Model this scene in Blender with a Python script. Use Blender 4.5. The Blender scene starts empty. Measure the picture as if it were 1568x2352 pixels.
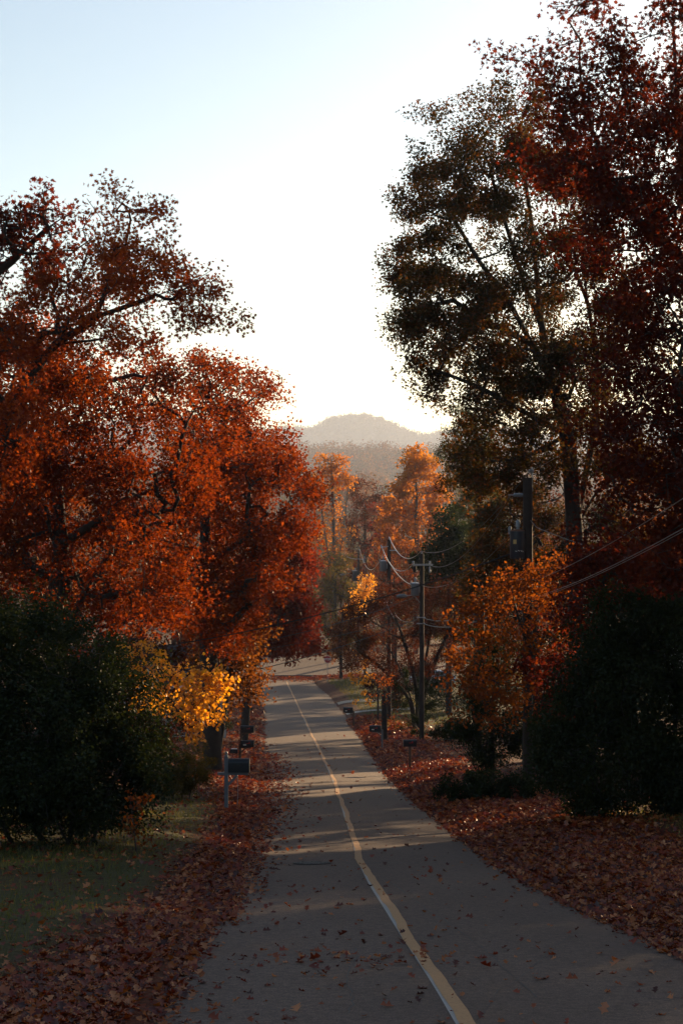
import bpy, bmesh, math
import numpy as np
from mathutils import Vector, Matrix

# ------------------------------------------------------------------ basics
SC = bpy.context.scene
COL = SC.collection
F = 3920.0            # focal length in the units the layout was measured in
SUN_AZ, SUN_EL = math.radians(33), math.radians(11.5)
SUN_DIR = np.array([math.sin(SUN_AZ) * math.cos(SUN_EL), math.cos(SUN_AZ) * math.cos(SUN_EL), math.sin(SUN_EL)])


def at(px, py, d):
    """a measured bearing and a distance -> a point in the world (eye at the origin, looking along +Y)"""
    return np.array([(px - 784.0) * d / F, d, -(py - 1176.0) * d / F])


def link(o, parent=None):
    COL.objects.link(o)
    if parent is not None:
        o.parent = parent
    return o


def tag(o, label=None, cat=None, group=None, kind=None):
    for k, v in (('label', label), ('category', cat), ('group', group), ('kind', kind)):
        if v:
            o[k] = v
    return o


def empty(name, loc, label=None, cat=None, group=None, rz=0.0):
    o = bpy.data.objects.new(name, None)
    o.location = loc
    o.rotation_euler = (0, 0, rz)
    link(o)
    return tag(o, label, cat, group)


def mesh_np(name, verts, faces, mat, parent=None, rnd=None, smooth=False, attrs=None):
    """faces: list of (n,k) int arrays or one array"""
    me = bpy.data.meshes.new(name)
    if not isinstance(faces, list):
        faces = [faces]
    faces = [np.asarray(f) for f in faces if len(f)]
    me.vertices.add(len(verts))
    me.vertices.foreach_set('co', np.asarray(verts, np.float32).ravel())
    nl = sum(f.size for f in faces)
    npoly = sum(len(f) for f in faces)
    me.loops.add(nl)
    me.polygons.add(npoly)
    me.loops.foreach_set('vertex_index', np.concatenate([f.ravel() for f in faces]).astype(np.int32))
    tot = np.concatenate([np.full(len(f), f.shape[1]) for f in faces])
    st = np.concatenate([[0], np.cumsum(tot)[:-1]])
    me.polygons.foreach_set('loop_start', st.astype(np.int32))
    if smooth:
        me.polygons.foreach_set('use_smooth', np.ones(npoly, bool))
    if rnd is not None:
        a = me.attributes.new('rnd', 'FLOAT', 'POINT')
        a.data.foreach_set('value', np.asarray(rnd, np.float32))
    for k, v in (attrs or {}).items():
        a = me.attributes.new(k, 'FLOAT', 'POINT')
        a.data.foreach_set('value', np.asarray(v, np.float32))
    me.update(calc_edges=True)
    me.validate()
    if mat:
        me.materials.append(mat)
    o = bpy.data.objects.new(name, me)
    return link(o, parent)


# ------------------------------------------------------------------ materials
def nmat(name):
    m = bpy.data.materials.new(name)
    m.use_nodes = True
    nt = m.node_tree
    nt.nodes.clear()
    out = nt.nodes.new('ShaderNodeOutputMaterial')
    return m, nt, out


def ramp(nt, cols):
    r = nt.nodes.new('ShaderNodeValToRGB')
    el = r.color_ramp.elements
    while len(el) > 1:
        el.remove(el[-1])
    n = len(cols)
    for i, c in enumerate(cols):
        p = i / max(1, n - 1)
        if i == 0:
            e = el[0]
            e.position = p
        else:
            e = el.new(p)
        e.color = (*c, 1)
    return r


def leaf_mat(name, cols, trans=0.5, tmul=(2.0, 1.6, 1.3), gloss=0.014, rough=0.4, gain=(1, 1, 1)):
    cols = [tuple(a * b for a, b in zip(c, gain)) for c in cols]
    m, nt, out = nmat(name)
    N, L = nt.nodes.new, nt.links.new
    at_ = N('ShaderNodeAttribute')
    at_.attribute_name = 'rnd'
    r = ramp(nt, cols)
    L(at_.outputs['Fac'], r.inputs['Fac'])
    mul = N('ShaderNodeMix')
    mul.data_type = 'RGBA'
    mul.blend_type = 'MULTIPLY'
    mul.inputs['Factor'].default_value = 1
    L(r.outputs['Color'], mul.inputs[6])
    mul.inputs[7].default_value = (*tmul, 1)
    d = N('ShaderNodeBsdfDiffuse')
    L(r.outputs['Color'], d.inputs['Color'])
    t = N('ShaderNodeBsdfTranslucent')
    L(mul.outputs[2], t.inputs['Color'])
    mx = N('ShaderNodeMixShader')
    mx.inputs[0].default_value = trans
    L(d.outputs[0], mx.inputs[1])
    L(t.outputs[0], mx.inputs[2])
    g = N('ShaderNodeBsdfGlossy')
    g.inputs['Roughness'].default_value = rough
    mg = N('ShaderNodeMixShader')
    mg.inputs[0].default_value = gloss
    L(mx.outputs[0], mg.inputs[1])
    L(g.outputs[0], mg.inputs[2])
    L(mg.outputs[0], out.inputs[0])
    return m


def solid(name, col, rough=0.6, metal=0.0, noise=0.25, scale=8.0, bump=0.0, col2=None, spec=0.4):
    m, nt, out = nmat(name)
    N, L = nt.nodes.new, nt.links.new
    b = N('ShaderNodeBsdfPrincipled')
    b.inputs['Roughness'].default_value = rough
    b.inputs['Metallic'].default_value = metal
    b.inputs['Specular IOR Level'].default_value = spec
    tc = N('ShaderNodeTexCoord')
    no = N('ShaderNodeTexNoise')
    no.inputs['Scale'].default_value = scale
    no.inputs['Detail'].default_value = 6
    L(tc.outputs['Object'], no.inputs['Vector'])
    c2 = col2 or tuple(c * (1 - noise * 1.6) for c in col)
    r = ramp(nt, [c2, col, tuple(min(1, c * (1 + noise)) for c in col)])
    L(no.outputs['Fac'], r.inputs['Fac'])
    L(r.outputs['Color'], b.inputs['Base Color'])
    if bump:
        bp = N('ShaderNodeBump')
        bp.inputs['Strength'].default_value = bump
        bp.inputs['Distance'].default_value = 0.02
        L(no.outputs['Fac'], bp.inputs['Height'])
        L(bp.outputs[0], b.inputs['Normal'])
    L(b.outputs[0], out.inputs[0])
    return m


def road_mat():
    m, nt, out = nmat('asphalt')
    N, L = nt.nodes.new, nt.links.new
    tc = N('ShaderNodeTexCoord')
    b = N('ShaderNodeBsdfPrincipled')
    b.inputs['Roughness'].default_value = 0.85
    b.inputs['Specular IOR Level'].default_value = 0.3
    fine = N('ShaderNodeTexNoise')
    fine.inputs['Scale'].default_value = 70
    fine.inputs['Detail'].default_value = 4
    L(tc.outputs['Object'], fine.inputs['Vector'])
    big = N('ShaderNodeTexNoise')
    big.inputs['Scale'].default_value = 0.35
    big.inputs['Detail'].default_value = 5
    mp = N('ShaderNodeMapping')
    mp.inputs['Scale'].default_value = (1.6, 0.5, 1)
    L(tc.outputs['Object'], mp.inputs[0])
    L(mp.outputs[0], big.inputs['Vector'])
    r1 = ramp(nt, [(0.056, 0.0355, 0.028), (0.094, 0.060, 0.046), (0.140, 0.092, 0.070)])
    L(big.outputs['Fac'], r1.inputs['Fac'])
    r2 = ramp(nt, [(0.0, 0.0, 0.0), (.5, .5, .5), (1.45, 1.45, 1.45), (2.6, 2.6, 2.6)])
    L(fine.outputs['Fac'], r2.inputs['Fac'])
    prev = r1.outputs[0]
    mid = N('ShaderNodeTexNoise')
    mid.inputs['Scale'].default_value = 13
    mid.inputs['Detail'].default_value = 8
    mid.inputs['Roughness'].default_value = .75
    L(tc.outputs['Object'], mid.inputs['Vector'])
    r3 = ramp(nt, [(.1, .1, .1), (.35, .35, .35), (1.0, 1.0, 1.0), (1.6, 1.6, 1.6), (2.2, 2.2, 2.2)])
    L(mid.outputs['Fac'], r3.inputs['Fac'])
    vor = N('ShaderNodeTexVoronoi')
    vor.inputs['Scale'].default_value = 45
    L(tc.outputs['Object'], vor.inputs['Vector'])
    r4 = ramp(nt, [(1.5, 1.45, 1.4), (1, 1, 1), (1, 1, 1), (.8, .8, .8)])
    L(vor.outputs['Distance'], r4.inputs['Fac'])
    for rr_ in (r2, r3, r4):
        mu = N('ShaderNodeMix')
        mu.data_type = 'RGBA'
        mu.blend_type = 'MULTIPLY'
        mu.inputs['Factor'].default_value = 1
        L(prev, mu.inputs[6])
        L(rr_.outputs[0], mu.inputs[7])
        prev = mu.outputs[2]
    L(prev, b.inputs['Base Color'])
    bp = N('ShaderNodeBump')
    bp.inputs['Strength'].default_value = 0.5
    bp.inputs['Distance'].default_value = 0.01
    L(fine.outputs['Fac'], bp.inputs['Height'])
    L(bp.outputs[0], b.inputs['Normal'])
    L(b.outputs[0], out.inputs[0])
    return m


def ground_mat():
    m, nt, out = nmat('ground_soil')
    N, L = nt.nodes.new, nt.links.new
    tc = N('ShaderNodeTexCoord')
    b = N('ShaderNodeBsdfPrincipled')
    b.inputs['Roughness'].default_value = 0.9
    b.inputs['Specular IOR Level'].default_value = 0.15
    n1 = N('ShaderNodeTexNoise')
    n1.inputs['Scale'].default_value = 9
    n1.inputs['Detail'].default_value = 7
    L(tc.outputs['Object'], n1.inputs['Vector'])
    n2 = N('ShaderNodeTexNoise')
    n2.inputs['Scale'].default_value = 0.5
    n2.inputs['Detail'].default_value = 5
    L(tc.outputs['Object'], n2.inputs['Vector'])
    leafy = ramp(nt, [(0.016, 0.005, 0.003), (0.05, 0.012, 0.006), (0.095, 0.022, 0.008), (0.13, 0.045, 0.018)])
    L(n1.outputs['Fac'], leafy.inputs['Fac'])
    green = ramp(nt, [(0.014, 0.013, 0.004), (0.035, 0.034, 0.008), (0.075, 0.055, 0.014)])
    L(n1.outputs['Fac'], green.inputs['Fac'])
    a = N('ShaderNodeAttribute')
    a.attribute_name = 'grassy'
    ad = N('ShaderNodeMath')
    ad.operation = 'ADD'
    L(a.outputs['Fac'], ad.inputs[0])
    ms = N('ShaderNodeMath')
    ms.operation = 'MULTIPLY_ADD'
    ms.inputs[1].default_value = 1.2
    ms.inputs[2].default_value = -0.6
    L(n2.outputs['Fac'], ms.inputs[0])
    L(ms.outputs[0], ad.inputs[1])
    ad.use_clamp = True
    mx = N('ShaderNodeMix')
    mx.data_type = 'RGBA'
    L(ad.outputs[0], mx.inputs['Factor'])
    L(leafy.outputs[0], mx.inputs[6])
    L(green.outputs[0], mx.inputs[7])
    L(mx.outputs[2], b.inputs['Base Color'])
    bp = N('ShaderNodeBump')
    bp.inputs['Strength'].default_value = 0.8
    bp.inputs['Distance'].default_value = 0.06
    L(n1.outputs['Fac'], bp.inputs['Height'])
    L(bp.outputs[0], b.inputs['Normal'])
    L(b.outputs[0], out.inputs[0])
    return m


RED = leaf_mat('leaf_red_orange', [(0.10, 0.018, 0.010), (0.19, 0.035, 0.012), (0.26, 0.062, 0.014), (0.17, 0.028, 0.012), (0.30, 0.10, 0.02)], 0.55, (2.3, 1.9, 1.2), gain=(0.52, 0.47, 0.27))
RED_LIFTED = leaf_mat('leaf_rust', [(0.10, 0.018, 0.010), (0.19, 0.035, 0.012), (0.26, 0.062, 0.014), (0.17, 0.028, 0.012), (0.30, 0.10, 0.02)], 0.55, (2.3, 1.9, 1.2), gain=(0.85, 0.82, 0.42))  # the red leaf colours again, brightened to offset shade on the upper left oak
ORG = leaf_mat('leaf_orange', [(0.20, 0.05, 0.012), (0.28, 0.085, 0.015), (0.33, 0.12, 0.02), (0.24, 0.06, 0.012), (0.30, 0.15, 0.03)], 0.55, (2.1, 1.8, 1.2), gain=(0.5, 0.45, 0.36))
MAROON = leaf_mat('leaf_maroon', [(0.06, 0.010, 0.008), (0.10, 0.014, 0.010), (0.15, 0.024, 0.012), (0.20, 0.045, 0.014)], 0.5, (2.2, 1.5, 1.0), gain=(0.52, 0.58, 0.34))
BRONZE = leaf_mat('leaf_green_bronze', [(0.03, 0.034, 0.012), (0.06, 0.045, 0.013), (0.05, 0.04, 0.014), (0.13, 0.05, 0.014), (0.17, 0.06, 0.014)], 0.48, (2.1, 1.9, 1.1), gain=(0.62, 0.58, 0.5))
CRIM = leaf_mat('leaf_crimson', [(0.13, 0.018, 0.014), (0.20, 0.03, 0.018), (0.26, 0.05, 0.018)], 0.5, (2.2, 1.7, 1.3), gain=(0.45, 0.45, 0.35))
YEL = leaf_mat('leaf_yellow', [(0.36, 0.15, 0.015), (0.44, 0.23, 0.025), (0.40, 0.19, 0.02), (0.34, 0.24, 0.03)], 0.6, (1.9, 1.7, 1.2), 0.05, gain=(1.2, 1.12, 0.7))
GOLD = leaf_mat('leaf_gold', [(0.26, 0.085, 0.015), (0.34, 0.14, 0.02), (0.38, 0.19, 0.03), (0.30, 0.10, 0.015)], 0.55, (2.0, 1.8, 1.2), gain=(0.3, 0.23, 0.26))
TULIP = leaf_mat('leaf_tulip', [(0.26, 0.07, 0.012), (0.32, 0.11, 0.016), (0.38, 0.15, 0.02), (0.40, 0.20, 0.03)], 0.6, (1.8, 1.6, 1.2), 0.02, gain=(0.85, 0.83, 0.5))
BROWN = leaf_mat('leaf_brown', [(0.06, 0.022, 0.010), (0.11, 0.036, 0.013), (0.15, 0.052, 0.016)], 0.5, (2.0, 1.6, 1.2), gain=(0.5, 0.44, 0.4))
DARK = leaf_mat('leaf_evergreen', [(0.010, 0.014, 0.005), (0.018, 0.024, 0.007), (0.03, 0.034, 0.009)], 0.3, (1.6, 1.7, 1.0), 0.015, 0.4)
HEM = leaf_mat('needles', [(0.018, 0.03, 0.014), (0.03, 0.045, 0.018), (0.05, 0.06, 0.02)], 0.35, (1.8, 1.8, 1.1), 0.05)
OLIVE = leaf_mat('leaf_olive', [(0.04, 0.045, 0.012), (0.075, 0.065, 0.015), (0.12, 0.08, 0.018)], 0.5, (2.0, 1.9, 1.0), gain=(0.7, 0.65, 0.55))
LITTER = leaf_mat('leaf_litter', [(0.025, 0.007, 0.005), (0.05, 0.011, 0.006), (0.12, 0.020, 0.008), (0.17, 0.05, 0.014), (0.09, 0.014, 0.007), (0.04, 0.010, 0.006), (0.14, 0.024, 0.008), (0.20, 0.075, 0.02), (0.20, 0.085, 0.045), (0.30, 0.15, 0.10)], 0.2, (1.8, 1.4, 1.0), 0.045, 0.3, gain=(1.45, 1.12, 0.62))  # palest tones stand in for sky gleam on some of the leaves
GRASS = leaf_mat('grass_blade', [(0.03, 0.042, 0.010), (0.055, 0.066, 0.014), (0.10, 0.085, 0.022), (0.16, 0.12, 0.04)], 0.45, (2.0, 1.9, 1.0), 0.04, gain=(1.35, 1.2, 0.6))
FARLEAF = leaf_mat('far_canopy', [(0.05, 0.024, 0.012), (0.09, 0.035, 0.013), (0.04, 0.04, 0.016), (0.14, 0.06, 0.018), (0.035, 0.03, 0.014)], 0.4, (1.8, 1.6, 1.2), 0.0)
BARK = solid('bark', (0.034, 0.025, 0.02), 0.9, 0, 0.45, 6, 0.9)
BARKG = solid('bark_grey', (0.10, 0.085, 0.072), 0.9, 0, 0.4, 5, 0.8)
POLEW = solid('pole_wood', (0.032, 0.02, 0.015), 0.85, 0, 0.4, 5, 0.6)
ROAD = road_mat()
GROUND = ground_mat()
TAR = solid('tar_seam', (0.02, 0.02, 0.021), 0.7, 0, 0.3)
YLINE = solid('yellow_paint', (0.38, 0.20, 0.085), 0.8, 0, 0.25, 30, 0.0, (0.17, 0.10, 0.055))
WLINE = solid('white_paint', (0.30, 0.28, 0.26), 0.75, 0, 0.3, 30, 0.0, (0.15, 0.14, 0.13))
IRON = solid('cast_iron', (0.05, 0.045, 0.042), 0.8, 0.1, 0.4, 20, 0.3)
CONC = solid('concrete', (0.30, 0.28, 0.25), 0.9, 0, 0.2, 3, 0.3)
GRAVEL = solid('gravel', (0.26, 0.22, 0.18), 0.95, 0, 0.35, 14, 0.6)
BOXBLK = solid('mailbox_black', (0.012, 0.012, 0.014), 0.4, 0, 0.2, 5)
PLASTW = solid('post_vinyl', (0.12, 0.12, 0.13), 0.5, 0, 0.1, 3)
POSTW = solid('post_wood', (0.10, 0.055, 0.035), 0.85, 0, 0.35, 8, 0.4)
FLAGR = solid('flag_red', (0.4, 0.02, 0.02), 0.5, 0, 0.1)
PAPER = solid('pale_plate', (0.55, 0.53, 0.48), 0.6, 0, 0.1)
TRANSF = solid('transformer_paint', (0.035, 0.038, 0.048), 0.45, 0.1, 0.2, 4)
TRANSL = solid('transformer_grey', (0.13, 0.13, 0.135), 0.45, 0.1, 0.15, 4)
RUST = solid('rusty_lid', (0.16, 0.07, 0.04), 0.8, 0.1, 0.4, 9)
PORC = solid('porcelain', (0.20, 0.205, 0.22), 0.25, 0, 0.1)
STEEL = solid('galvanised', (0.38, 0.38, 0.39), 0.35, 0.8, 0.2, 8)
TAGY = solid('tag_yellow', (0.5, 0.33, 0.12), 0.6, 0, 0.1)
CABLE = solid('cable_black', (0.015, 0.014, 0.014), 0.5, 0, 0.1)
CABLEA = solid('cable_aluminium', (0.30, 0.28, 0.26), 0.4, 0.7, 0.1)
SIGNR = solid('sign_red', (0.32, 0.018, 0.022), 0.45, 0, 0.12)
SIGNW = solid('sign_white', (0.6, 0.58, 0.56), 0.5, 0, 0.1)
CARP = solid('car_paint', (0.42, 0.46, 0.52), 0.25, 0.5, 0.05)
GLASS = solid('dark_glass', (0.012, 0.015, 0.018), 0.05, 0, 0.05, 4, 0, None, 0.8)
RUBBER = solid('tyre_rubber', (0.012, 0.012, 0.012), 0.8, 0, 0.2)
SIDING = solid('house_siding', (0.36, 0.34, 0.31), 0.7, 0, 0.12, 2)
ROOFM = solid('roof_shingle', (0.06, 0.055, 0.055), 0.9, 0, 0.3, 20, 0.3)
TRIM = solid('white_trim', (0.7, 0.69, 0.67), 0.5, 0, 0.06)
MOUNT = solid('mountain_wood', (0.05, 0.035, 0.022), 1.0, 0, 0.5, 0.02, 0.0, (0.022, 0.022, 0.014), 0.0)

# ------------------------------------------------------------------ terrain
E_Y = np.array([-30, 0, 12.9, 20, 28.6, 36, 46, 64.6, 82, 105, 130, 161, 179, 190.])
E_L = np.array([-1.2, -1.2, -1.40, -1.62, -1.95, -2.15, -2.45, -3.05, -3.75, -4.75, -5.9, -7.35, -8.3, -8.9])
E_C = np.array([1.35, 1.15, 0.94, 0.66, 0.39, 0.27, 0.12, -0.23, -0.75, -1.66, -2.8, -4.5, -5.66, -6.3])
E_R = np.array([4.1, 4.05, 3.95, 3.45, 2.96, 2.85, 2.7, 2.24, 1.95, 1.55, 0.6, -1.0, -2.75, -3.4])


def smooth_interp(x, xs, ys):
    xs_ = np.linspace(-30, 190, 441)
    v = np.interp(xs_, xs, ys)
    k = np.hanning(31)
    k /= k.sum()
    vp = np.concatenate([np.full(15, v[0]), v, np.full(15, v[-1])])
    return np.interp(x, xs_, np.convolve(vp, k, 'valid'))


def EL(y): return smooth_interp(y, E_Y, E_L)
def EC(y): return smooth_interp(y, E_Y, E_C)
def ER(y): return smooth_interp(y, E_Y, E_R)


def depth(y):
    y = np.asarray(y, float)
    d = 2 + .15 * y - .000337 * y * y
    d190 = 2 + .15 * 190 - .000337 * 190 * 190
    f = np.interp(y, [190, 208, 235, 300, 380, 520, 650, 800, 900, 1050, 1400, 1800, 2200, 2350, 3000, 6500],
                  [d190, 17.55, 18.2, 21, 22, 22, 14, 2, -3, 4, 0, -26, -64, -61, -20, 5])
    yb = np.minimum(y, 0)
    return np.where(y < 190, np.where(y < 0, 2 + .06 * yb, d), f)


def bumpy(x, y, s, seed=0):
    r = np.random.default_rng(seed)
    o = 0
    for i in range(5):
        a = r.uniform(0, 6.28)
        k = s * (1.7 ** i)
        o = o + np.sin((x * math.cos(a) + y * math.sin(a)) * k + r.uniform(0, 6.28)) / (1.6 ** i)
    return o


def G(x, y):
    """ground height"""
    x = np.asarray(x, float)
    y = np.asarray(y, float)
    sl = EL(y) - x
    sr = x - ER(y)
    s = np.maximum(np.maximum(sl, sr), 0)
    side = np.where(sl > sr, 1.0, 1.0)
    z = -depth(y)
    near = np.clip((200 - y) / 20, 0, 1)
    bank = 0.26 * (1 - np.exp(-s / 0.7)) + 0.03 * np.minimum(s, 40)
    z = z + near * bank - near * 0.05 * (s <= 0)
    z = z + near * np.clip(s / 2, 0, 1) * 0.05 * bumpy(x, y, 0.5, 3)
    far = np.clip((y - 260) / 150, 0, 1)
    z = z + far * (2.2 * bumpy(x, y, 0.012, 5) + 4.0 * bumpy(x, y, 0.004, 6))
    return z


xs = np.unique(np.concatenate([np.linspace(-14, 14, 113), np.linspace(-60, 60, 121), np.sign(np.linspace(-1, 1, 121)) * 60 + np.sign(np.linspace(-1, 1, 121)) * (np.abs(np.linspace(-1, 1, 121)) ** 2.2) * 2300]))
ys = np.unique(np.concatenate([np.linspace(-30, 70, 251), np.linspace(70, 240, 200), 240 + (np.linspace(0, 1, 190) ** 1.7) * 6160]))
gx, gy = np.meshgrid(xs, ys)
gz = G(gx, gy)
nx, ny = len(xs), len(ys)
ii = np.arange((ny - 1) * (nx - 1))
r_, c_ = ii // (nx - 1), ii % (nx - 1)
q = np.stack([r_ * nx + c_, r_ * nx + c_ + 1, (r_ + 1) * nx + c_ + 1, (r_ + 1) * nx + c_], 1)
sl, sr = EL(gy) - gx, gx - ER(gy)
# lawn: left of the verge between the near shrub and the mailbox, plus patches by the driveways
gr = np.clip((sl - np.interp(gy, [12, 16, 24, 60], [1.4, .9, .5, .5])) / .6, 0, 1) * np.clip((56 - gy) / 10, 0, 1) * .95
gr = np.maximum(gr, 0.75 * np.clip((sr - 2.6 - gy * .02) / 1.5, 0, 1) * np.clip((42 - gy) / 8, 0, 1) * np.clip((gy - 22) / 6, 0, 1))
gr = np.maximum(gr, 0.9 * np.clip((sr - 1.0) / 1.0, 0, 1) * np.clip((gy - 108) / 12, 0, 1) * np.clip((190 - gy) / 12, 0, 1))
gr = np.maximum(gr, 0.35 * (gy > 210))
g = mesh_np('ground', np.stack([gx, gy, gz], 2).reshape(-1, 3), q, GROUND, smooth=True, attrs={'grassy': gr.ravel()})
tag(g, kind='structure')


def strip(name, ys, xl, xr, lift, mat, nc=8, zf=None, **kw):
    u = np.linspace(0, 1, nc + 1)
    X = xl[:, None] * (1 - u) + xr[:, None] * u
    Y = np.repeat(ys[:, None], nc + 1, 1)
    Z = (zf(X, Y) if zf else -depth(Y)) + lift
    i = np.arange((len(ys) - 1) * nc)
    a, b = i // nc, i % nc
    w = nc + 1
    q = np.stack([a * w + b, a * w + b + 1, (a + 1) * w + b + 1, (a + 1) * w + b], 1)
    return mesh_np(name, np.stack([X, Y, Z], 2).reshape(-1, 3), q, mat, smooth=True, **kw)


ry = np.linspace(-25, 189.5, 430)
crown = lambda X, Y: -depth(Y) + 0.05 * (1 - ((X - (EL(Y) + ER(Y)) / 2) / 2.7) ** 2).clip(-1, 1)
rr = np.random.default_rng(8)
tag(strip('road', ry, EL(ry) - .25, ER(ry) + .05 + 0.05 * bumpy(ry, ry * 0, 1.3, 2), 0, ROAD, 10, crown), kind='structure')
# old white stripe showing beside the repainted yellow one
ly = np.linspace(-5, 183, 760)
wob = 0.022 * bumpy(ly, ly * 0, 0.35, 11) + 0.012 * bumpy(ly, ly * 0, 1.5, 13)
tag(strip('road_line_white', ly, EC(ly) - .068 + .014 * bumpy(ly, ly * 0, .22, 17), EC(ly) + .03 + wob * .3, 0.004, WLINE, 1, crown), kind='structure')
tag(strip('road_line_yellow', ly, EC(ly) - .06 + wob, EC(ly) + .062 + wob * .8, 0.008, YLINE, 1, crown), kind='structure')
# tar seams across and along
SV, SF = [], []


def seam(p, q_, w, seed):
    r = np.random.default_rng(seed)
    n = 40
    t = np.linspace(0, 1, n)
    P = np.array(p)[None] * (1 - t)[:, None] + np.array(q_)[None] * t[:, None]
    dv = np.array(q_) - np.array(p)
    nrm = np.array([-dv[1], dv[0]]) / np.linalg.norm(dv)
    off = np.cumsum(r.normal(0, 0.012, n)) * 1.2
    off -= np.linspace(off[0], off[-1], n)
    P = P + nrm[None] * off[:, None]
    ww = w * r.uniform(.3, 1.3, n)
    b = len(SV) and sum(len(v) for v in SV)
    A, B = P + nrm * ww[:, None], P - nrm * ww[:, None]
    V = np.concatenate([A, B])
    Z = crown(V[:, 0], V[:, 1]) + 0.0035
    SV.append(np.column_stack([V, Z]))
    i = np.arange(n - 1)
    SF.append(np.stack([i, i + 1, n + i + 1, n + i], 1)[:, ::-1] + b)


for k, y0 in enumerate([29.6, 44, 67, 88]):
    seam((EL(y0) + .2, y0 + rr.uniform(-.15, .15)), (ER(y0) - .2, y0 + rr.uniform(-.3, .3)), .014 + .0002 * y0, 40 + k)
seam((0.05, 13.2), (0.15, 17.5), .006, 61)
seam((1.6, 14.0), (0.62, 27), .006, 62)
seam((0.95, 12.6), (2.6, 19), .004, 63)
tag(mesh_np('road_seam', np.concatenate(SV), np.concatenate(SF), TAR), kind='structure')
# crossing road beyond, a step up at its near edge
cx = np.linspace(-70, 60, 131)


def cross_z(X, Y): return -depth(Y) + 0.17 + 0.02 * np.sin(X * .3)


yn, yf = 189.6 + 0.02 * cx, 206 + 0.02 * cx
u = np.linspace(0, 1, 21)
X = np.repeat(cx[:, None], 21, 1)
Y = yn[:, None] * (1 - u) + yf[:, None] * u
top = np.stack([X, Y, cross_z(X, Y)], 2)
front = np.stack([cx, yn, cross_z(cx, yn) - .4], 1)
V = np.concatenate([top.reshape(-1, 3), front])
i = np.arange(130 * 20)
a, b = i // 20, i % 20
q = np.stack([a * 21 + b, (a + 1) * 21 + b, (a + 1) * 21 + b + 1, a * 21 + b + 1], 1)
j = np.arange(130)
q2 = np.stack([131 * 21 + j, 131 * 21 + j + 1, (j + 1) * 21, j * 21], 1)
tag(mesh_np('crossing_road', V, [q, q2], ROAD), kind='structure')
for nm, d, w, x1, mt in (('driveway', 150, 1.5, 6, GRAVEL), ('driveway', 136, .9, 6, CONC)):
    yy = np.linspace(d - w, d + w, 8)
    x0 = ER(yy) + 0.1
    tag(strip(nm, yy, x0, x0 + x1, 0.03, mt, 16, lambda X, Y: G(X, Y)), kind='structure')


def mountain(name, Y0, prof, wid, mat, nxn=500, nyn=40, seed=0):
    px = np.array([p[0] for p in prof], float)
    py = np.array([p[1] + 8 for p in prof], float)
    xs = np.linspace((px[0] - 784) * Y0 / F, (px[-1] - 784) * Y0 / F, nxn)
    ph = np.interp(xs * F / Y0 + 784, px, -(py - 1176) * Y0 / F)
    k = np.hanning(13)
    k /= k.sum()
    ph = np.convolve(np.pad(ph, 6, 'edge'), k, 'valid')
    t = np.linspace(-1, 1, nyn)
    X = np.repeat(xs[None], nyn, 0)
    Y = Y0 + t[:, None] * wid + 0 * X
    prof_t = (np.cos(np.clip(t, -1, 1) * math.pi) * .5 + .5) ** 0.8
    Z = -90 + (ph[None] + 90) * prof_t[:, None]
    Z = Z + (1 - np.abs(t[:, None]) * .2) * (np.abs(t[:, None]) > .02) * bumpy(X, Y, 0.007, seed) * 8 * np.sin(np.clip(np.abs(t[:, None]) * 3, 0, 1.57))
    i = np.arange((nyn - 1) * (nxn - 1))
    a, b = i // (nxn - 1), i % (nxn - 1)
    q = np.stack([a * nxn + b, a * nxn + b + 1, (a + 1) * nxn + b + 1, (a + 1) * nxn + b], 1)
    o = mesh_np(name, np.stack([X, Y, Z], 2).reshape(-1, 3), q, mat, smooth=True)
    tag(o, kind='structure')
    return X, Y, Z


MPROF = [(-900, 1010), (-300, 960), (100, 990), (400, 950), (560, 1000), (639, 986), (660, 980), (681, 981), (706, 989), (734, 977), (762, 961), (790, 956), (818, 954),
         (850, 955), (878, 963), (903, 974), (938, 988), (969, 1002), (990, 996), (1022, 991), (1100, 975), (1250, 1000), (1500, 960), (1900, 990), (2500, 1000)]
MX, MY, MZ = mountain('mountain', 5000, MPROF, 820, MOUNT, 700, 50, 21)

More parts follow.
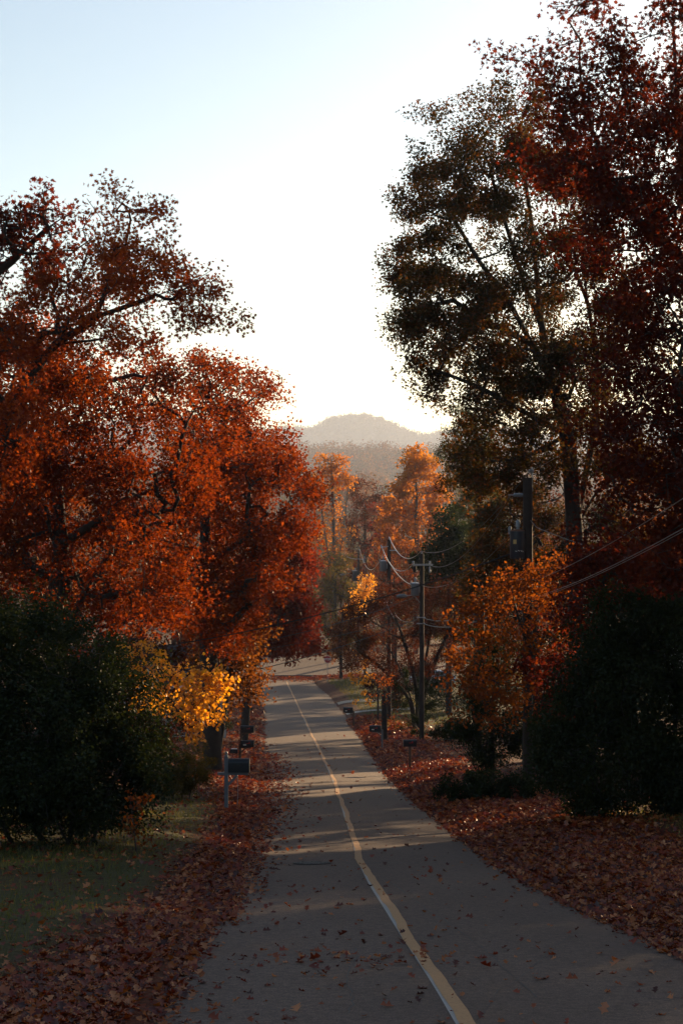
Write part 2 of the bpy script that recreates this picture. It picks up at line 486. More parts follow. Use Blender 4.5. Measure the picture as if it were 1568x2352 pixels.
# ------------------------------------------------------------------ leaves
LEAF = {
    # (u along the leaf, v across, w off the plane), quads/tris
    'oak': (np.array([(0, 0, 0), (.28, .10, .02), (.30, .42, .10), (.48, .12, .0), (.62, .46, .12), (.72, .12, .0), (1, 0, -.06), (.72, -.12, 0), (.62, -.46, .12), (.48, -.12, 0), (.30, -.42, .10), (.28, -.10, .02)]),
            [(0, 1, 11), (1, 2, 3), (11, 9, 10), (3, 4, 5), (9, 7, 8), (5, 6, 7), (1, 3, 9), (1, 9, 11), (3, 5, 7), (3, 7, 9)]),
    'oak_small': (np.array([(0, 0, 0), (.35, .38, .1), (.5, .10, 0), (1, .0, -.05), (.5, -.10, 0), (.35, -.38, .1)]),
                  [(0, 1, 2), (0, 2, 4), (0, 4, 5), (2, 3, 4)]),
    'oval': (np.array([(0, 0, 0), (.3, .34, .09), (.72, .32, .09), (1, 0, 0), (.72, -.32, .09), (.3, -.34, .09)]),
             [(0, 3, 2), (0, 2, 1), (0, 5, 4), (0, 4, 3)]),
    'small': (np.array([(0, 0, 0), (.5, .27, .07), (1, 0, 0), (.5, -.27, .07)]), [(0, 2, 1), (0, 3, 2)]),
    'needle': (np.array([(0, 0, 0), (.35, .13, .03), (1, 0, -.1), (.35, -.13, .03)]), [(0, 2, 1), (0, 3, 2)]),
    'litter': (np.array([(0, 0, 0), (.22, .12, .03), (.33, .45, .22), (.55, .16, .05), (.72, .36, .2), (1, 0, .1), (.72, -.36, .22), (.55, -.16, .05), (.33, -.45, .2), (.22, -.12, .03)]),
               [(0, 1, 9), (1, 2, 3), (9, 7, 8), (1, 3, 7), (1, 7, 9), (3, 4, 5), (7, 5, 6), (3, 5, 7)]),
    'blade': (np.array([(0, .035, 0), (0, -.035, 0), (.6, -.025, .08), (.6, .025, .08), (1, 0, .3)]), [(0, 1, 2), (0, 2, 3), (3, 2, 4)]),
}


def leaf_mesh(name, kind, pos, nrm, dirv, size, mat, parent, rnd):
    """many leaves as one mesh: pos (n,3), nrm and dirv (n,3) roughly unit, size (n,)"""
    T, tris = LEAF[kind]
    n = len(pos)
    nrm = nrm / np.linalg.norm(nrm, axis=1, keepdims=True)
    dirv = dirv - nrm * (dirv * nrm).sum(1, keepdims=True)
    dirv = dirv / (np.linalg.norm(dirv, axis=1, keepdims=True) + 1e-9)
    side = np.cross(nrm, dirv)
    k = len(T)
    V = pos[:, None] + size[:, None, None] * (T[None, :, 0:1] * dirv[:, None] + T[None, :, 1:2] * side[:, None] + T[None, :, 2:3] * nrm[:, None])
    f = np.array(tris)[None] + (np.arange(n) * k)[:, None, None]
    return mesh_np(name, V.reshape(-1, 3), f.reshape(-1, 3), mat, parent, rnd=np.repeat(rnd, k))


# ------------------------------------------------------------------ trees
def catmull(P, n):
    P = np.array(P, float)
    P = np.concatenate([[2 * P[0] - P[1]], P, [2 * P[-1] - P[-2]]])
    out = []
    for i in range(1, len(P) - 2):
        for t in np.linspace(0, 1, n, endpoint=False):
            a, b, c, d = P[i - 1:i + 3]
            out.append(.5 * ((2 * b) + (c - a) * t + (2 * a - 5 * b + 4 * c - d) * t * t + (3 * b - a - 3 * c + d) * t ** 3))
    out.append(P[-2])
    return np.array(out)


class Skel:
    def __init__(s):
        s.p, s.par, s.pl = [], [], []

    def add(s, p, par):
        s.p.append(np.array(p, float))
        s.par.append(par)
        s.pl.append(0 if par < 0 else s.pl[par] + np.linalg.norm(p - s.p[par]))
        return len(s.p) - 1


def grow(rng, trunks, pts, bf=0.35, jit=0.1, maxseg=0.9, base_r=0.3, tip_r=0.008, expo=2.3):
    """join the points to the trunk polylines with a balanced spanning tree; returns nodes, parents, radii"""
    sk = Skel()
    tr = []
    for T in trunks:
        par = -1
        if isinstance(T, tuple):
            T = T[0]
        if tr and len(sk.p) and np.linalg.norm(np.array([x for x in sk.p]) - T[0], axis=1).min() < 1e-3:
            par = int(np.linalg.norm(np.array(sk.p) - T[0], axis=1).argmin())
            T = T[1:]
        for p in T:
            par = sk.add(p, par)
            tr.append(par)
    N = len(pts)
    T0 = np.array(sk.p)
    pl0 = np.array(sk.pl)
    lowcut = T0[:, 2] - T0[:, 2].min()
    D = np.linalg.norm(pts[:, None] - T0[None], axis=2) + bf * pl0[None]
    # do not sprout from the bare foot of the trunk
    D = D + np.where(lowcut < 0.25 * lowcut.max(), 4.0, 0)[None]
    best = D.argmin(1)
    cost = D[np.arange(N), best]
    done = np.zeros(N, bool)
    for _ in range(N):
        i = int(np.where(done, 1e9, cost).argmin())
        par = int(best[i])
        p0, p1 = sk.p[par], pts[i]
        L = np.linalg.norm(p1 - p0)
        m = max(1, int(L / maxseg))
        dv = (p1 - p0)
        bow = rng.normal(0, 1, 3) * jit * L
        bow[2] += 0.06 * L
        new = []
        for k in range(1, m + 1):
            t = k / m
            q_ = p0 + dv * t + bow * (4 * t * (1 - t)) * .6 + (rng.normal(0, jit * .25 * L / m, 3) if k < m else 0)
            par = sk.add(q_, par)
            new.append(par)
        done[i] = True
        for nn in new:
            c = np.linalg.norm(pts - sk.p[nn], axis=1) + bf * sk.pl[nn]
            up = (c < cost) & ~done
            cost[up] = c[up]
            best[up] = nn
    P = np.array(sk.p)
    par = np.array(sk.par)
    w = np.zeros(len(P))
    kids = np.bincount(par[par >= 0], minlength=len(P))
    for i in range(len(P) - 1, -1, -1):
        if kids[i] == 0:
            w[i] = 1.0
        if par[i] >= 0:
            w[par[i]] += w[i]
    R = (w / w.max()) ** (1 / expo) * base_r
    R = np.maximum(R, tip_r)
    # flare at the foot
    for T in tr[:3]:
        pass
    return P, par, R


def tubes(name, P, par, R, mat, parent, thin=0.03):
    n = len(P)
    e = np.where(par >= 0)[0]
    main = np.full(n, -1)
    for i in e:
        p = par[i]
        if main[p] < 0 or R[i] > R[main[p]]:
            main[p] = i
    din = np.zeros((n, 3))
    din[e] = P[e] - P[par[e]]
    din[e] /= np.linalg.norm(din[e], axis=1, keepdims=True) + 1e-9
    nd = din.copy()
    hm = main >= 0
    nd[hm] += din[main[hm]]
    nd /= np.linalg.norm(nd, axis=1, keepdims=True) + 1e-9
    VV, FF, base = [], [], 0
    for sel, k in ((e[R[e] >= thin], 8), (e[R[e] < thin], 3)):
        if not len(sel):
            continue
        p = par[sel]
        ismain = main[p] == sel
        sd = np.where(ismain[:, None], nd[p], din[sel])
        sr_ = np.where(ismain, R[p], np.minimum(R[sel] * 1.25, R[p]))
        ed, er = nd[sel], R[sel]
        ref = np.array([.31, .93, .17])

        def ring(c, d, r):
            u = np.cross(d, ref)
            u /= np.linalg.norm(u, axis=1, keepdims=True) + 1e-9
            v = np.cross(d, u)
            a = np.arange(k) * 2 * math.pi / k
            return c[:, None] + r[:, None, None] * (np.cos(a)[None, :, None] * u[:, None] + np.sin(a)[None, :, None] * v[:, None])
        A, B = ring(P[p], sd, sr_), ring(P[sel], ed, er)
        V = np.concatenate([A, B], 1).reshape(-1, 3)
        j = np.arange(k)
        f = np.stack([j, (j + 1) % k, k + (j + 1) % k, k + j], 1)
        FF.append((f[None] + (np.arange(len(sel)) * 2 * k)[:, None, None]).reshape(-1, 4) + base)
        VV.append(V)
        base += len(V)
    return mesh_np(name, np.concatenate(VV), np.concatenate(FF), mat, parent, smooth=True)


def clump_pts(rng, clumps, d, n, depth_R, shell=0.5, tuft=.32, per=5):
    """clumps (px, py, rx, ry[, weight]) at distance d -> points filling those clumps, spread in depth within the crown"""
    C = np.array([(c + (1.0,))[:5] for c in clumps], float)
    m = d / F
    w = C[:, 2] * C[:, 3] * C[:, 4]
    cnt = np.maximum(2, np.round(n / per * w / w.sum()).astype(int))
    axis = np.average(C[:, 0], weights=w)
    out = []
    for c, k in zip(C, cnt):
        ctr = at(c[0], c[1], d)
        off = abs(c[0] - axis) * m
        span = math.sqrt(max(depth_R ** 2 - min(off, depth_R) ** 2, 0.04 * depth_R ** 2))
        nsub = max(1, int(round(span / (c[2] * m) * 1.1)))
        v = rng.normal(0, 1, (k, 3))
        v /= np.linalg.norm(v, axis=1, keepdims=True)
        v *= (rng.uniform(0, 1, k) ** shell)[:, None]
        dy = (np.arange(k) % nsub + rng.uniform(.2, .8)) / nsub * 2 - 1 if nsub > 1 else np.zeros(k)
        ry_ = min(c[2] * m, span)
        scale_far = 1 + dy * span / d   # the same bearing from the eye keeps the crown's outline
        pos = np.stack([v[:, 0] * c[2] * m, v[:, 1] * ry_ + dy * span * .9, v[:, 2] * c[3] * m], 1)
        pp = ctr[None] * (1 + 0 * scale_far[:, None]) + pos
        out.append(pp)
    ctr = np.concatenate(out)
    k = np.maximum(2, rng.poisson(per, len(ctr)))
    idx = np.repeat(np.arange(len(ctr)), k)
    rad = tuft * rng.uniform(.6, 1.4, len(ctr))
    return ctr[idx] + rng.normal(0, 1, (len(idx), 3)) * rad[idx][:, None] * [1, 1, .62]


def leaves_on(rng, P, par, R, n, spread, thr=0.035, droop=0.3):
    kids = np.bincount(par[par >= 0], minlength=len(P))
    tw = np.where((R <= max(np.quantile(R, .62), R.min() * 1.01)) & (par >= 0))[0]
    # outer nodes carry more leaves
    w = np.where(kids[tw] == 0, 1.0, .3) * rng.gamma(1.6, 1, len(tw))
    idx = rng.choice(tw, n, p=w / w.sum())
    t = rng.uniform(0, 1.25, n)[:, None]
    base = P[par[idx]] * (1 - t) + P[idx] * t
    off = np.clip(rng.normal(0, 1, (n, 3)), -1.7, 1.7) * spread
    pos = base + off
    dirv = off / (np.linalg.norm(off, axis=1, keepdims=True) + 1e-9) + rng.normal(0, .5, (n, 3))
    dirv[:, 2] -= droop
    nrm = rng.normal(0, 1, (n, 3)) + np.array([0, 0, .7])
    return pos, nrm, dirv


def make_tree(name, label, cat, base, trunks, clumps, d, seed, leafkind, leafmat, nleaf, leafsize, npts=700, base_r=.3, depth_R=5.0,
              spread=.22, bark=None, group=None, bf=.35, jit=.1, tip_r=.009, droop=.3, shell=.5, thr=.035, rnd_fn=None, expo=1.85, maxseg=.9, extra=None, stem_r=0.0, tuft=.32, per=5):
    if d < 195 and float(EL(base[1])) - .2 < base[0] < float(ER(base[1])) + .2:
        print('ON ROAD', label)
    rng = np.random.default_rng(seed)
    root = empty(name, base, label, cat, group)
    b = np.array(base)
    T = []
    for k, t in enumerate(trunks):
        t = np.array(t, float)
        T.append(catmull(t, 6))
    pts = clump_pts(rng, clumps, d, npts, depth_R, shell, tuft, per)
    if extra is not None:
        pts = np.concatenate([pts, extra])
    gz_ = G(pts[:, 0], pts[:, 1])
    pts = pts[pts[:, 2] > gz_ + 0.15]
    P, par, R = grow(rng, T, pts, bf * .35, jit, maxseg, base_r, tip_r, expo)
    if stem_r:
        k = len(T[0])
        R[:k] = np.maximum(R[:k], stem_r * np.linspace(1, .6, k))
    tubes('trunk', P - b, par, R, bark or BARK, root)
    if nleaf:
        pos, nrm, dirv = leaves_on(rng, P, par, R, nleaf, spread, thr, droop)
        keep = pos[:, 2] > G(pos[:, 0], pos[:, 1]) + .02
        pos, nrm, dirv = pos[keep], nrm[keep], dirv[keep]
        n = len(pos)
        sz = leafsize * rng.uniform(.65, 1.25, n)
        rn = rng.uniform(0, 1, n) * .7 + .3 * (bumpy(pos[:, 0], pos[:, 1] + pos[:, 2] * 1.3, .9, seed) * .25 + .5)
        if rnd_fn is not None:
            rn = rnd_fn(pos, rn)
        leaf_mesh('crown', leafkind, pos - b, nrm, dirv, sz, leafmat, root, np.clip(rn, 0, 1))
    return root


def foot(px, d, dx=0.0):
    x = (px - 784) * d / F + dx
    return np.array([x, d, float(G(x, d)) - .05])


def limb(d, *pp):
    """trunk/limb through measured bearings, (px, py[, distance shift])"""
    return [at(p[0], p[1], d + (p[2] if len(p) > 2 else 0)) for p in pp]


# ---- left side
f0 = foot(-60, 46)
L1 = [[f0, at(-40, 1300, 46), at(5, 1000, 46), at(60, 880, 46), at(130, 790, 46.3), at(215, 730, 46), at(260, 600, 46), at(262, 470, 46)],
      [at(215, 730, 46), at(330, 690, 45.5), at(440, 650, 45)],
      [at(130, 790, 46.3), at(250, 775, 47), at(380, 730, 47)],
      [at(60, 880, 46), at(40, 790, 47), at(60, 740, 47.5)]]
make_tree('red_oak', 'tall red oak on the left whose upper limbs lean out against the pale sky', 'tree', f0, L1,
          [(262, 475, 48, 38, .45), (245, 530, 50, 40, .5), (310, 510, 45, 30, .4), (360, 505, 26, 22, .35), (250, 600, 85, 45, .9), (330, 590, 70, 40, .85), (400, 630, 65, 34, .85), (455, 655, 40, 28, .7), (490, 690, 20, 50, .6),
           (178, 650, 40, 36, .7), (100, 720, 60, 40, .8), (30, 740, 70, 60), (200, 680, 100, 45), (310, 665, 90, 40, .9), (400, 690, 60, 32, .8), (450, 725, 40, 26, .6), (100, 790, 110, 70), (250, 770, 120, 40, .8), (-60, 780, 100, 90), (-100, 900, 100, 100), (20, 860, 80, 60), (-40, 1000, 110, 100), (60, 980, 90, 70),
           (0, 1100, 100, 80), (-120, 1150, 100, 120)],
          46, 1, 'oak', RED_LIFTED, 44000, .13, npts=1500, base_r=.27, depth_R=4.2, spread=.17, bf=.3)
f0 = foot(120, 54)
make_tree('red_oak', 'broad orange red oak with dark horizontal limbs above the black shrub', 'tree', f0,
          [[f0, at(130, 1500, 54), at(140, 1250, 54), at(120, 1000, 54)],
           [at(140, 1250, 54), at(250, 1190, 52), at(400, 1170, 52)],
           [at(130, 1500, 54), at(230, 1300, 51.5), at(330, 1240, 51), at(450, 1260, 51)],
           [at(140, 1250, 54), at(20, 1100, 54)]],
          [(180, 880, 130, 70), (80, 900, 100, 80), (330, 850, 110, 60), (280, 930, 130, 80), (430, 890, 70, 60), (420, 980, 100, 80), (150, 1010, 160, 100), (20, 1030, 110, 120), (330, 1080, 130, 90), (180, 1140, 150, 90),
           (60, 1220, 130, 110), (300, 1220, 140, 80), (430, 1130, 80, 80), (200, 1320, 160, 80), (80, 1380, 120, 60), (340, 1340, 120, 70), (420, 1400, 80, 50), (-60, 1300, 90, 140), (260, 1420, 120, 50)],
          54, 2, 'oak_small', RED, 62000, .155, npts=1700, base_r=.42, depth_R=5.5, spread=.24, bf=.3)
f0 = foot(490, 70)
make_tree('red_oak', 'fiery orange oak leaning out over the left edge of the road', 'tree', f0,
          [[f0, at(480, 1520, 70), at(470, 1300, 70), at(480, 1100, 70), at(520, 960, 70)],
           [at(470, 1300, 70), at(560, 1240, 68), at(650, 1180, 67)],
           [at(480, 1100, 70), at(570, 1050, 69), at(640, 1040, 69)],
           [at(480, 1520, 70), at(560, 1400, 67), at(640, 1360, 66)]],
          [(520, 880, 70, 55), (470, 850, 50, 40, .7), (580, 910, 45, 45, .8), (615, 930, 28, 30, .6), (500, 950, 80, 60), (570, 990, 70, 60), (480, 1040, 100, 80), (610, 1060, 60, 55), (560, 1110, 110, 80), (660, 1090, 55, 50), (690, 1130, 40, 50),
           (460, 1180, 100, 80), (580, 1200, 110, 70), (680, 1190, 48, 50), (660, 1250, 60, 50), (500, 1290, 120, 70), (610, 1310, 80, 60), (560, 1380, 90, 60), (470, 1380, 80, 60), (520, 1450, 70, 45), (380, 1300, 80, 100), (640, 1010, 30, 30, .7)],
          70, 3, 'oak_small', RED, 62000, .17, npts=1700, base_r=.40, depth_R=5.5, spread=.26, bf=.3)
f0 = foot(560, 99)
make_tree('maple_tree', 'crimson maple behind the fiery oak near the end of the road', 'tree', f0,
          [[f0, at(575, 1550, 99), at(620, 1420, 99), at(660, 1280, 99)]],
          [(660, 1250, 55, 50), (690, 1300, 38, 50), (640, 1330, 70, 60), (695, 1370, 30, 40), (650, 1410, 70, 60), (690, 1430, 40, 40), (610, 1450, 70, 50), (660, 1480, 60, 35), (700, 1480, 35, 30)],
          99, 4, 'oval', CRIM, 20000, .17, npts=600, base_r=.26, depth_R=2.6, spread=.28)
f0 = foot(500, 80)
make_tree('young_maple', 'low orange gold tree overhanging the left road edge by the mailboxes', 'tree', f0,
          [[f0, at(520, 1600, 80), at(535, 1520, 80), at(540, 1450, 79)]],
          [(560, 1430, 60, 40), (500, 1450, 50, 40), (590, 1480, 30, 35), (540, 1500, 70, 45), (575, 1545, 35, 35), (500, 1530, 50, 40), (545, 1580, 40, 30), (570, 1590, 18, 18), (470, 1500, 40, 50), (530, 1610, 20, 20, .7)],
          80, 5, 'oval', GOLD, 9000, .15, npts=450, base_r=.14, depth_R=2.0, spread=.2)
f0 = foot(300, 40)
make_tree('redbud_tree', 'small bright yellow tree with round sunlit leaves beside the black shrub', 'tree', f0,
          [[f0, at(310, 1700, 40), at(340, 1600, 40), at(400, 1570, 39.6), at(470, 1560, 39.2)],
           [at(340, 1600, 40), at(360, 1540, 40), at(370, 1490, 40)],
           [at(340, 1600, 40), at(400, 1620, 39.5), at(440, 1650, 39)]],
          [(470, 1545, 40, 25), (500, 1570, 28, 32), (440, 1585, 60, 32), (480, 1610, 35, 28), (440, 1650, 28, 30), (455, 1680, 14, 12), (508, 1645, 10, 18), (410, 1620, 40, 28), (360, 1560, 50, 28), (300, 1545, 40, 22, .5), (320, 1500, 45, 18, .5), (375, 1480, 22, 20, .5), (390, 1530, 40, 20, .7), (270, 1500, 20, 12, .4), (345, 1610, 40, 25, .6)],
          39.4, 6, 'oval', YEL, 2500, .095, npts=420, base_r=.06, depth_R=.9, spread=.08, tip_r=.004, maxseg=.5, tuft=.13)
f0 = foot(160, 30)
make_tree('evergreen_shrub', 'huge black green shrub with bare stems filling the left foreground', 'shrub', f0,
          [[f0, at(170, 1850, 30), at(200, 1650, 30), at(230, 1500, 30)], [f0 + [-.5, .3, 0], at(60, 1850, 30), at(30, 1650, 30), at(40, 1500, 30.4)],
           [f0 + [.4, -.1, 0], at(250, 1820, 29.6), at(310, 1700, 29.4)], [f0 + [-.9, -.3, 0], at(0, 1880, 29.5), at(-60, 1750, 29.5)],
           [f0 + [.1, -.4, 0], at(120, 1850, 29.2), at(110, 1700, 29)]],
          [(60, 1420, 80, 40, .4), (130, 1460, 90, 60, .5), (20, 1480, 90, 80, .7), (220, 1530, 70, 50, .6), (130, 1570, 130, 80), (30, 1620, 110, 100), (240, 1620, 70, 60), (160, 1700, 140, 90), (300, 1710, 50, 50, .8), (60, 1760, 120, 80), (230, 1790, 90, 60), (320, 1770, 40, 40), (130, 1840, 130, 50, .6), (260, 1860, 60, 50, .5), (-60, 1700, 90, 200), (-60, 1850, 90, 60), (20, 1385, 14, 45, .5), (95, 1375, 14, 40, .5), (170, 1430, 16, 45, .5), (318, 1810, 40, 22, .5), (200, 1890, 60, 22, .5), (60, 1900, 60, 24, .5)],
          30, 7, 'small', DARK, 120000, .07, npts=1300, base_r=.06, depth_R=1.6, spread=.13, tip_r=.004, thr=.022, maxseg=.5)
f0 = foot(418, 49)
make_tree('round_bush', 'rounded clipped bush catching sun on its right flank, behind the near lawn', 'bush', f0,
          [[f0, f0 + [0, 0, .7]], [f0 + [.2, 0, 0], f0 + [.35, 0, .7]], [f0 + [-.25, .1, 0], f0 + [-.4, 0, .7]]],
          [(415, 1760, 48, 42), (390, 1780, 50, 38), (440, 1780, 28, 38), (360, 1770, 40, 40), (420, 1800, 44, 18)],
          49, 8, 'small', OLIVE, 22000, .055, npts=350, base_r=.04, depth_R=.75, spread=.07, tip_r=.004, thr=.03, maxseg=.4, shell=.33)
f0 = foot(300, 62)
make_tree('evergreen_shrub', 'dark tall shrub filling the gap under the left oaks behind the bright yellow leaves', 'shrub', f0,
          [[f0, at(300, 1650, 62), at(300, 1530, 62)], [f0 + [.8, .2, 0], at(370, 1650, 62), at(380, 1540, 62)]],
          [(250, 1500, 60, 50), (330, 1510, 60, 50), (400, 1540, 50, 50), (280, 1590, 70, 60), (360, 1600, 70, 60), (430, 1610, 40, 50), (300, 1670, 70, 50), (390, 1680, 60, 40), (200, 1560, 60, 80), (200, 1660, 60, 60)],
          62, 38, 'oval', BROWN, 16000, .10, npts=500, base_r=.07, depth_R=1.4, spread=.16, tip_r=.005)
f0 = foot(455, 84)
make_tree('round_bush', 'dark bush in shade behind the bright yellow leaves', 'bush', f0,
          [[f0, f0 + [0, 0, .9]], [f0 + [.4, 0, 0], f0 + [.7, 0, .9]]],
          [(450, 1650, 42, 32), (480, 1660, 26, 26), (425, 1660, 30, 26)], 84, 9, 'small', DARK, 9000, .10, npts=220, base_r=.05, depth_R=.9, spread=.12, shell=.35)
f0 = foot(315, 28.5)
make_tree('vine_sapling', 'spindly sapling with orange leaves hanging at the foot of the black shrub', 'sapling', f0,
          [[f0, at(305, 1880, 28.5), at(300, 1820, 28.5)]],
          [(312, 1850, 18, 30), (325, 1900, 14, 30), (305, 1915, 16, 24), (285, 1900, 16, 30, .7)], 28.5, 10, 'oval', ORG, 170, .075, npts=60, base_r=.014, depth_R=.3, spread=.04, tip_r=.002, droop=1.2, tuft=.08)
f0 = foot(-420, 34)
make_tree('red_oak', 'sparse oak limb reaching in from the upper left edge, leaves few', 'tree', f0,
          [[f0, at(-400, 1200, 34), at(-330, 850, 34), at(-120, 690, 34), at(0, 620, 34), at(70, 560, 34), at(130, 510, 34), at(172, 488, 34)],
           [at(-120, 690, 34), at(-20, 580, 34.4), at(60, 510, 34.4)], [at(-330, 850, 34), at(-380, 600, 34)]],
          [(30, 545, 50, 35), (90, 520, 45, 35), (110, 480, 45, 28), (30, 490, 50, 30), (20, 590, 30, 20), (100, 560, 25, 15, .5), (-80, 600, 90, 80), (-200, 650, 120, 120), (-350, 600, 140, 150)],
          34, 11, 'oak', MAROON, 6500, .13, npts=520, base_r=.26, depth_R=2.2, spread=.12, tip_r=.006, thr=.03, maxseg=.6)

# ---- right side
f0 = foot(1780, 34)
make_tree('red_oak', 'maroon oak towering at the right edge with pointed leaves against the sky', 'tree', f0,
          [[f0, at(1770, 1300, 34), at(1700, 800, 34), at(1590, 620, 34), at(1440, 480, 34), at(1370, 330, 34), at(1335, 200, 34), at(1330, 60, 34)],
           [at(1770, 1300, 34), at(1640, 1080, 33), at(1500, 960, 33)],
           [at(1700, 800, 34), at(1600, 500, 34), at(1560, 300, 34), at(1545, 60, 34)],
           [at(1770, 1300, 34), at(1600, 1270, 33.5), at(1450, 1200, 33)],
           [at(1700, 800, 34), at(1560, 780, 34.5), at(1420, 720, 34.5)]],
          [(1335, 50, 60, 60, .55), (1290, 120, 45, 45, .55), (1390, 140, 60, 60, .55), (1280, 200, 60, 40, .6), (1225, 180, 35, 20, .5), (1360, 240, 90, 60, .8), (1540, 40, 60, 60, .6), (1510, 110, 60, 50, .6), (1570, 150, 70, 80, .7), (1460, 210, 80, 60, .7),
           (1300, 300, 90, 60), (1430, 320, 110, 80), (1540, 300, 90, 90), (1320, 400, 80, 60), (1440, 450, 110, 90), (1560, 450, 100, 110), (1380, 560, 90, 80), (1500, 610, 110, 90), (1430, 700, 90, 80), (1540, 760, 110, 100),
           (1440, 850, 90, 90), (1540, 930, 100, 100), (1420, 990, 80, 70), (1530, 1080, 100, 80), (1440, 1150, 80, 50), (1540, 1220, 80, 70), (1480, 1300, 70, 50, .7), (1660, 300, 100, 200), (1680, 650, 110, 200), (1680, 1000, 110, 200), (1800, 400, 140, 260), (1820, 800, 140, 260), (1640, 60, 80, 90), (1700, 1250, 90, 90)],
          34, 12, 'oak', MAROON, 92000, .112, npts=2500, base_r=.3, depth_R=3.8, spread=.16, bf=.3, tip_r=.006, thr=.03, maxseg=.7)
f0 = foot(1325, 60)
make_tree('bronze_oak', 'great green and bronze oak standing right of the valley view', 'tree', f0,
          [[f0, at(1325, 1500, 60), at(1318, 1220, 60), at(1300, 1000, 60), at(1270, 880, 60), at(1245, 760, 60), at(1232, 640, 60), at(1215, 480, 60), at(1190, 330, 60)],
           [at(1270, 880, 60), at(1220, 790, 59.5), at(1160, 680, 59.5), at(1100, 600, 59), at(1040, 500, 59)],
           [at(1220, 790, 59.5), at(1120, 740, 59), at(1040, 690, 58.5)],
           [at(1318, 1220, 60), at(1360, 1000, 61), at(1370, 850, 61), at(1350, 700, 61), at(1330, 560, 61)],
           [at(1300, 1000, 60), at(1210, 950, 59), at(1100, 890, 59), at(1000, 850, 59), at(950, 830, 59)],
           [at(1245, 760, 60), at(1200, 640, 60), at(1150, 480, 59.5), at(1110, 340, 59.5)],
           [at(1350, 700, 61), at(1300, 560, 61), at(1280, 420, 61)],
           [at(1360, 1000, 61), at(1410, 850, 61), at(1420, 720, 61)],
           [at(1318, 1220, 60), at(1380, 1120, 60.5), at(1480, 1060, 60), at(1600, 1000, 60)],
           [at(1300, 1000, 60), at(1200, 1050, 59), at(1120, 1060, 59)]],
          [(1105, 265, 50, 35), (1190, 280, 70, 45), (1010, 320, 40, 28), (1070, 350, 65, 40), (975, 400, 42, 36, 1.5), (935, 470, 36, 28, 1.5), (990, 480, 60, 32, 1.5), (1040, 440, 60, 40, 1.2), (1080, 420, 70, 45, 1.3), (1170, 370, 90, 55), (1260, 400, 80, 80),
           (1140, 490, 80, 40, .85), (960, 600, 55, 40, 1.5), (1010, 570, 40, 25, 1.1), (930, 650, 38, 32, 1.5), (1010, 650, 65, 40, 1.4), (925, 730, 34, 30, 1.5), (980, 720, 60, 45, 1.5), (1060, 760, 80, 45, 1.3), (950, 790, 34, 24, .9), (1130, 700, 60, 40, .9),
           (1200, 580, 60, 50, .85), (1270, 560, 60, 70, .9), (1260, 680, 50, 50, .85), (1130, 800, 90, 45), (1060, 830, 60, 30, .9), (1220, 800, 70, 55), (1310, 760, 60, 70, .85), (1100, 880, 60, 35, .9), (1000, 850, 70, 24, .25), (950, 900, 50, 50, .22), (1000, 920, 40, 30, .25),
           (1180, 900, 90, 50), (1280, 900, 70, 60), (1110, 960, 75, 50), (1210, 990, 90, 50), (1090, 1030, 55, 45), (1160, 1070, 90, 50), (1260, 1060, 80, 55, .6), (1110, 1110, 60, 40), (1360, 950, 70, 80), (1400, 800, 70, 90), (1300, 640, 60, 60), (1170, 640, 50, 50, .7), (1080, 680, 60, 40), (1180, 720, 60, 40), (1320, 840, 60, 60), (1160, 560, 50, 40, .7), (1030, 800, 70, 30), (1340, 480, 60, 70), (1140, 850, 80, 40), (1420, 1050, 80, 60), (1390, 640, 60, 80)],
          60, 13, 'oak_small', BRONZE, 135000, .14, npts=2800, base_r=.32, depth_R=4.4, spread=.19, bf=.3, tip_r=.008)
f0 = foot(1095, 82)
HEMC = [(1045 + 20 * k % 30, 960 + 40 * k, 26 + 6 * k, 26) for k in range(7)]
make_tree('hemlock_tree', 'dark feathery hemlock peeking out left of the great bronze oak', 'tree', f0,
          [[f0, at(1100, 1400, 82), at(1098, 1150, 82), at(1090, 920, 82)]],
          [(1075, 950, 25, 30), (1050, 985, 28, 18), (1095, 1000, 40, 30), (1040, 1035, 28, 18), (1085, 1050, 50, 28), (1048, 1075, 30, 18), (1035, 1100, 22, 10, .6), (1090, 1110, 55, 30), (1055, 1135, 35, 16), (1110, 1170, 55, 40), (1060, 1180, 40, 16, .6), (1120, 1230, 60, 50)],
          82, 14, 'needle', HEM, 26000, .13, npts=600, base_r=.26, depth_R=1.6, spread=.12, droop=.9)
f0 = foot(1215, 74)
make_tree('bronze_oak', 'shadowed dark oak filling the gap behind the transformer pole', 'tree', f0,
          [[f0, at(1215, 1500, 74), at(1220, 1300, 74), at(1210, 1180, 74)], [at(1220, 1300, 74), at(1300, 1250, 74), at(1380, 1200, 74)]],
          [(1140, 1190, 45, 40), (1200, 1140, 60, 40), (1180, 1240, 60, 50), (1260, 1200, 60, 50), (1250, 1280, 60, 50), (1130, 1270, 50, 50), (1380, 1190, 70, 50), (1430, 1260, 70, 60), (1340, 1270, 60, 50), (1180, 1320, 60, 50), (1400, 1340, 90, 60), (1110, 1340, 50, 50), (1290, 1350, 60, 50)],
          74, 44, 'oak_small', BRONZE, 32000, .15, npts=900, base_r=.3, depth_R=2.8, spread=.22)
f0 = foot(1030, 128)
make_tree('magnolia_tree', 'dense dark evergreen between the orange pyramid tree and the hemlock', 'tree', f0,
          [[f0, at(1030, 1450, 128), at(1030, 1200, 128)]],
          [(1030, 1205, 32, 34), (1055, 1230, 40, 36), (1005, 1240, 30, 36), (990, 1275, 24, 34), (1035, 1270, 50, 40), (1075, 1270, 44, 44), (1010, 1310, 46, 40), (1060, 1320, 56, 40), (1100, 1300, 40, 50), (1040, 1360, 70, 40)],
          128, 15, 'oval', DARK, 17000, .24, npts=420, base_r=.25, depth_R=2.2, spread=.28, shell=.4)
f0 = foot(1262, 51.5)
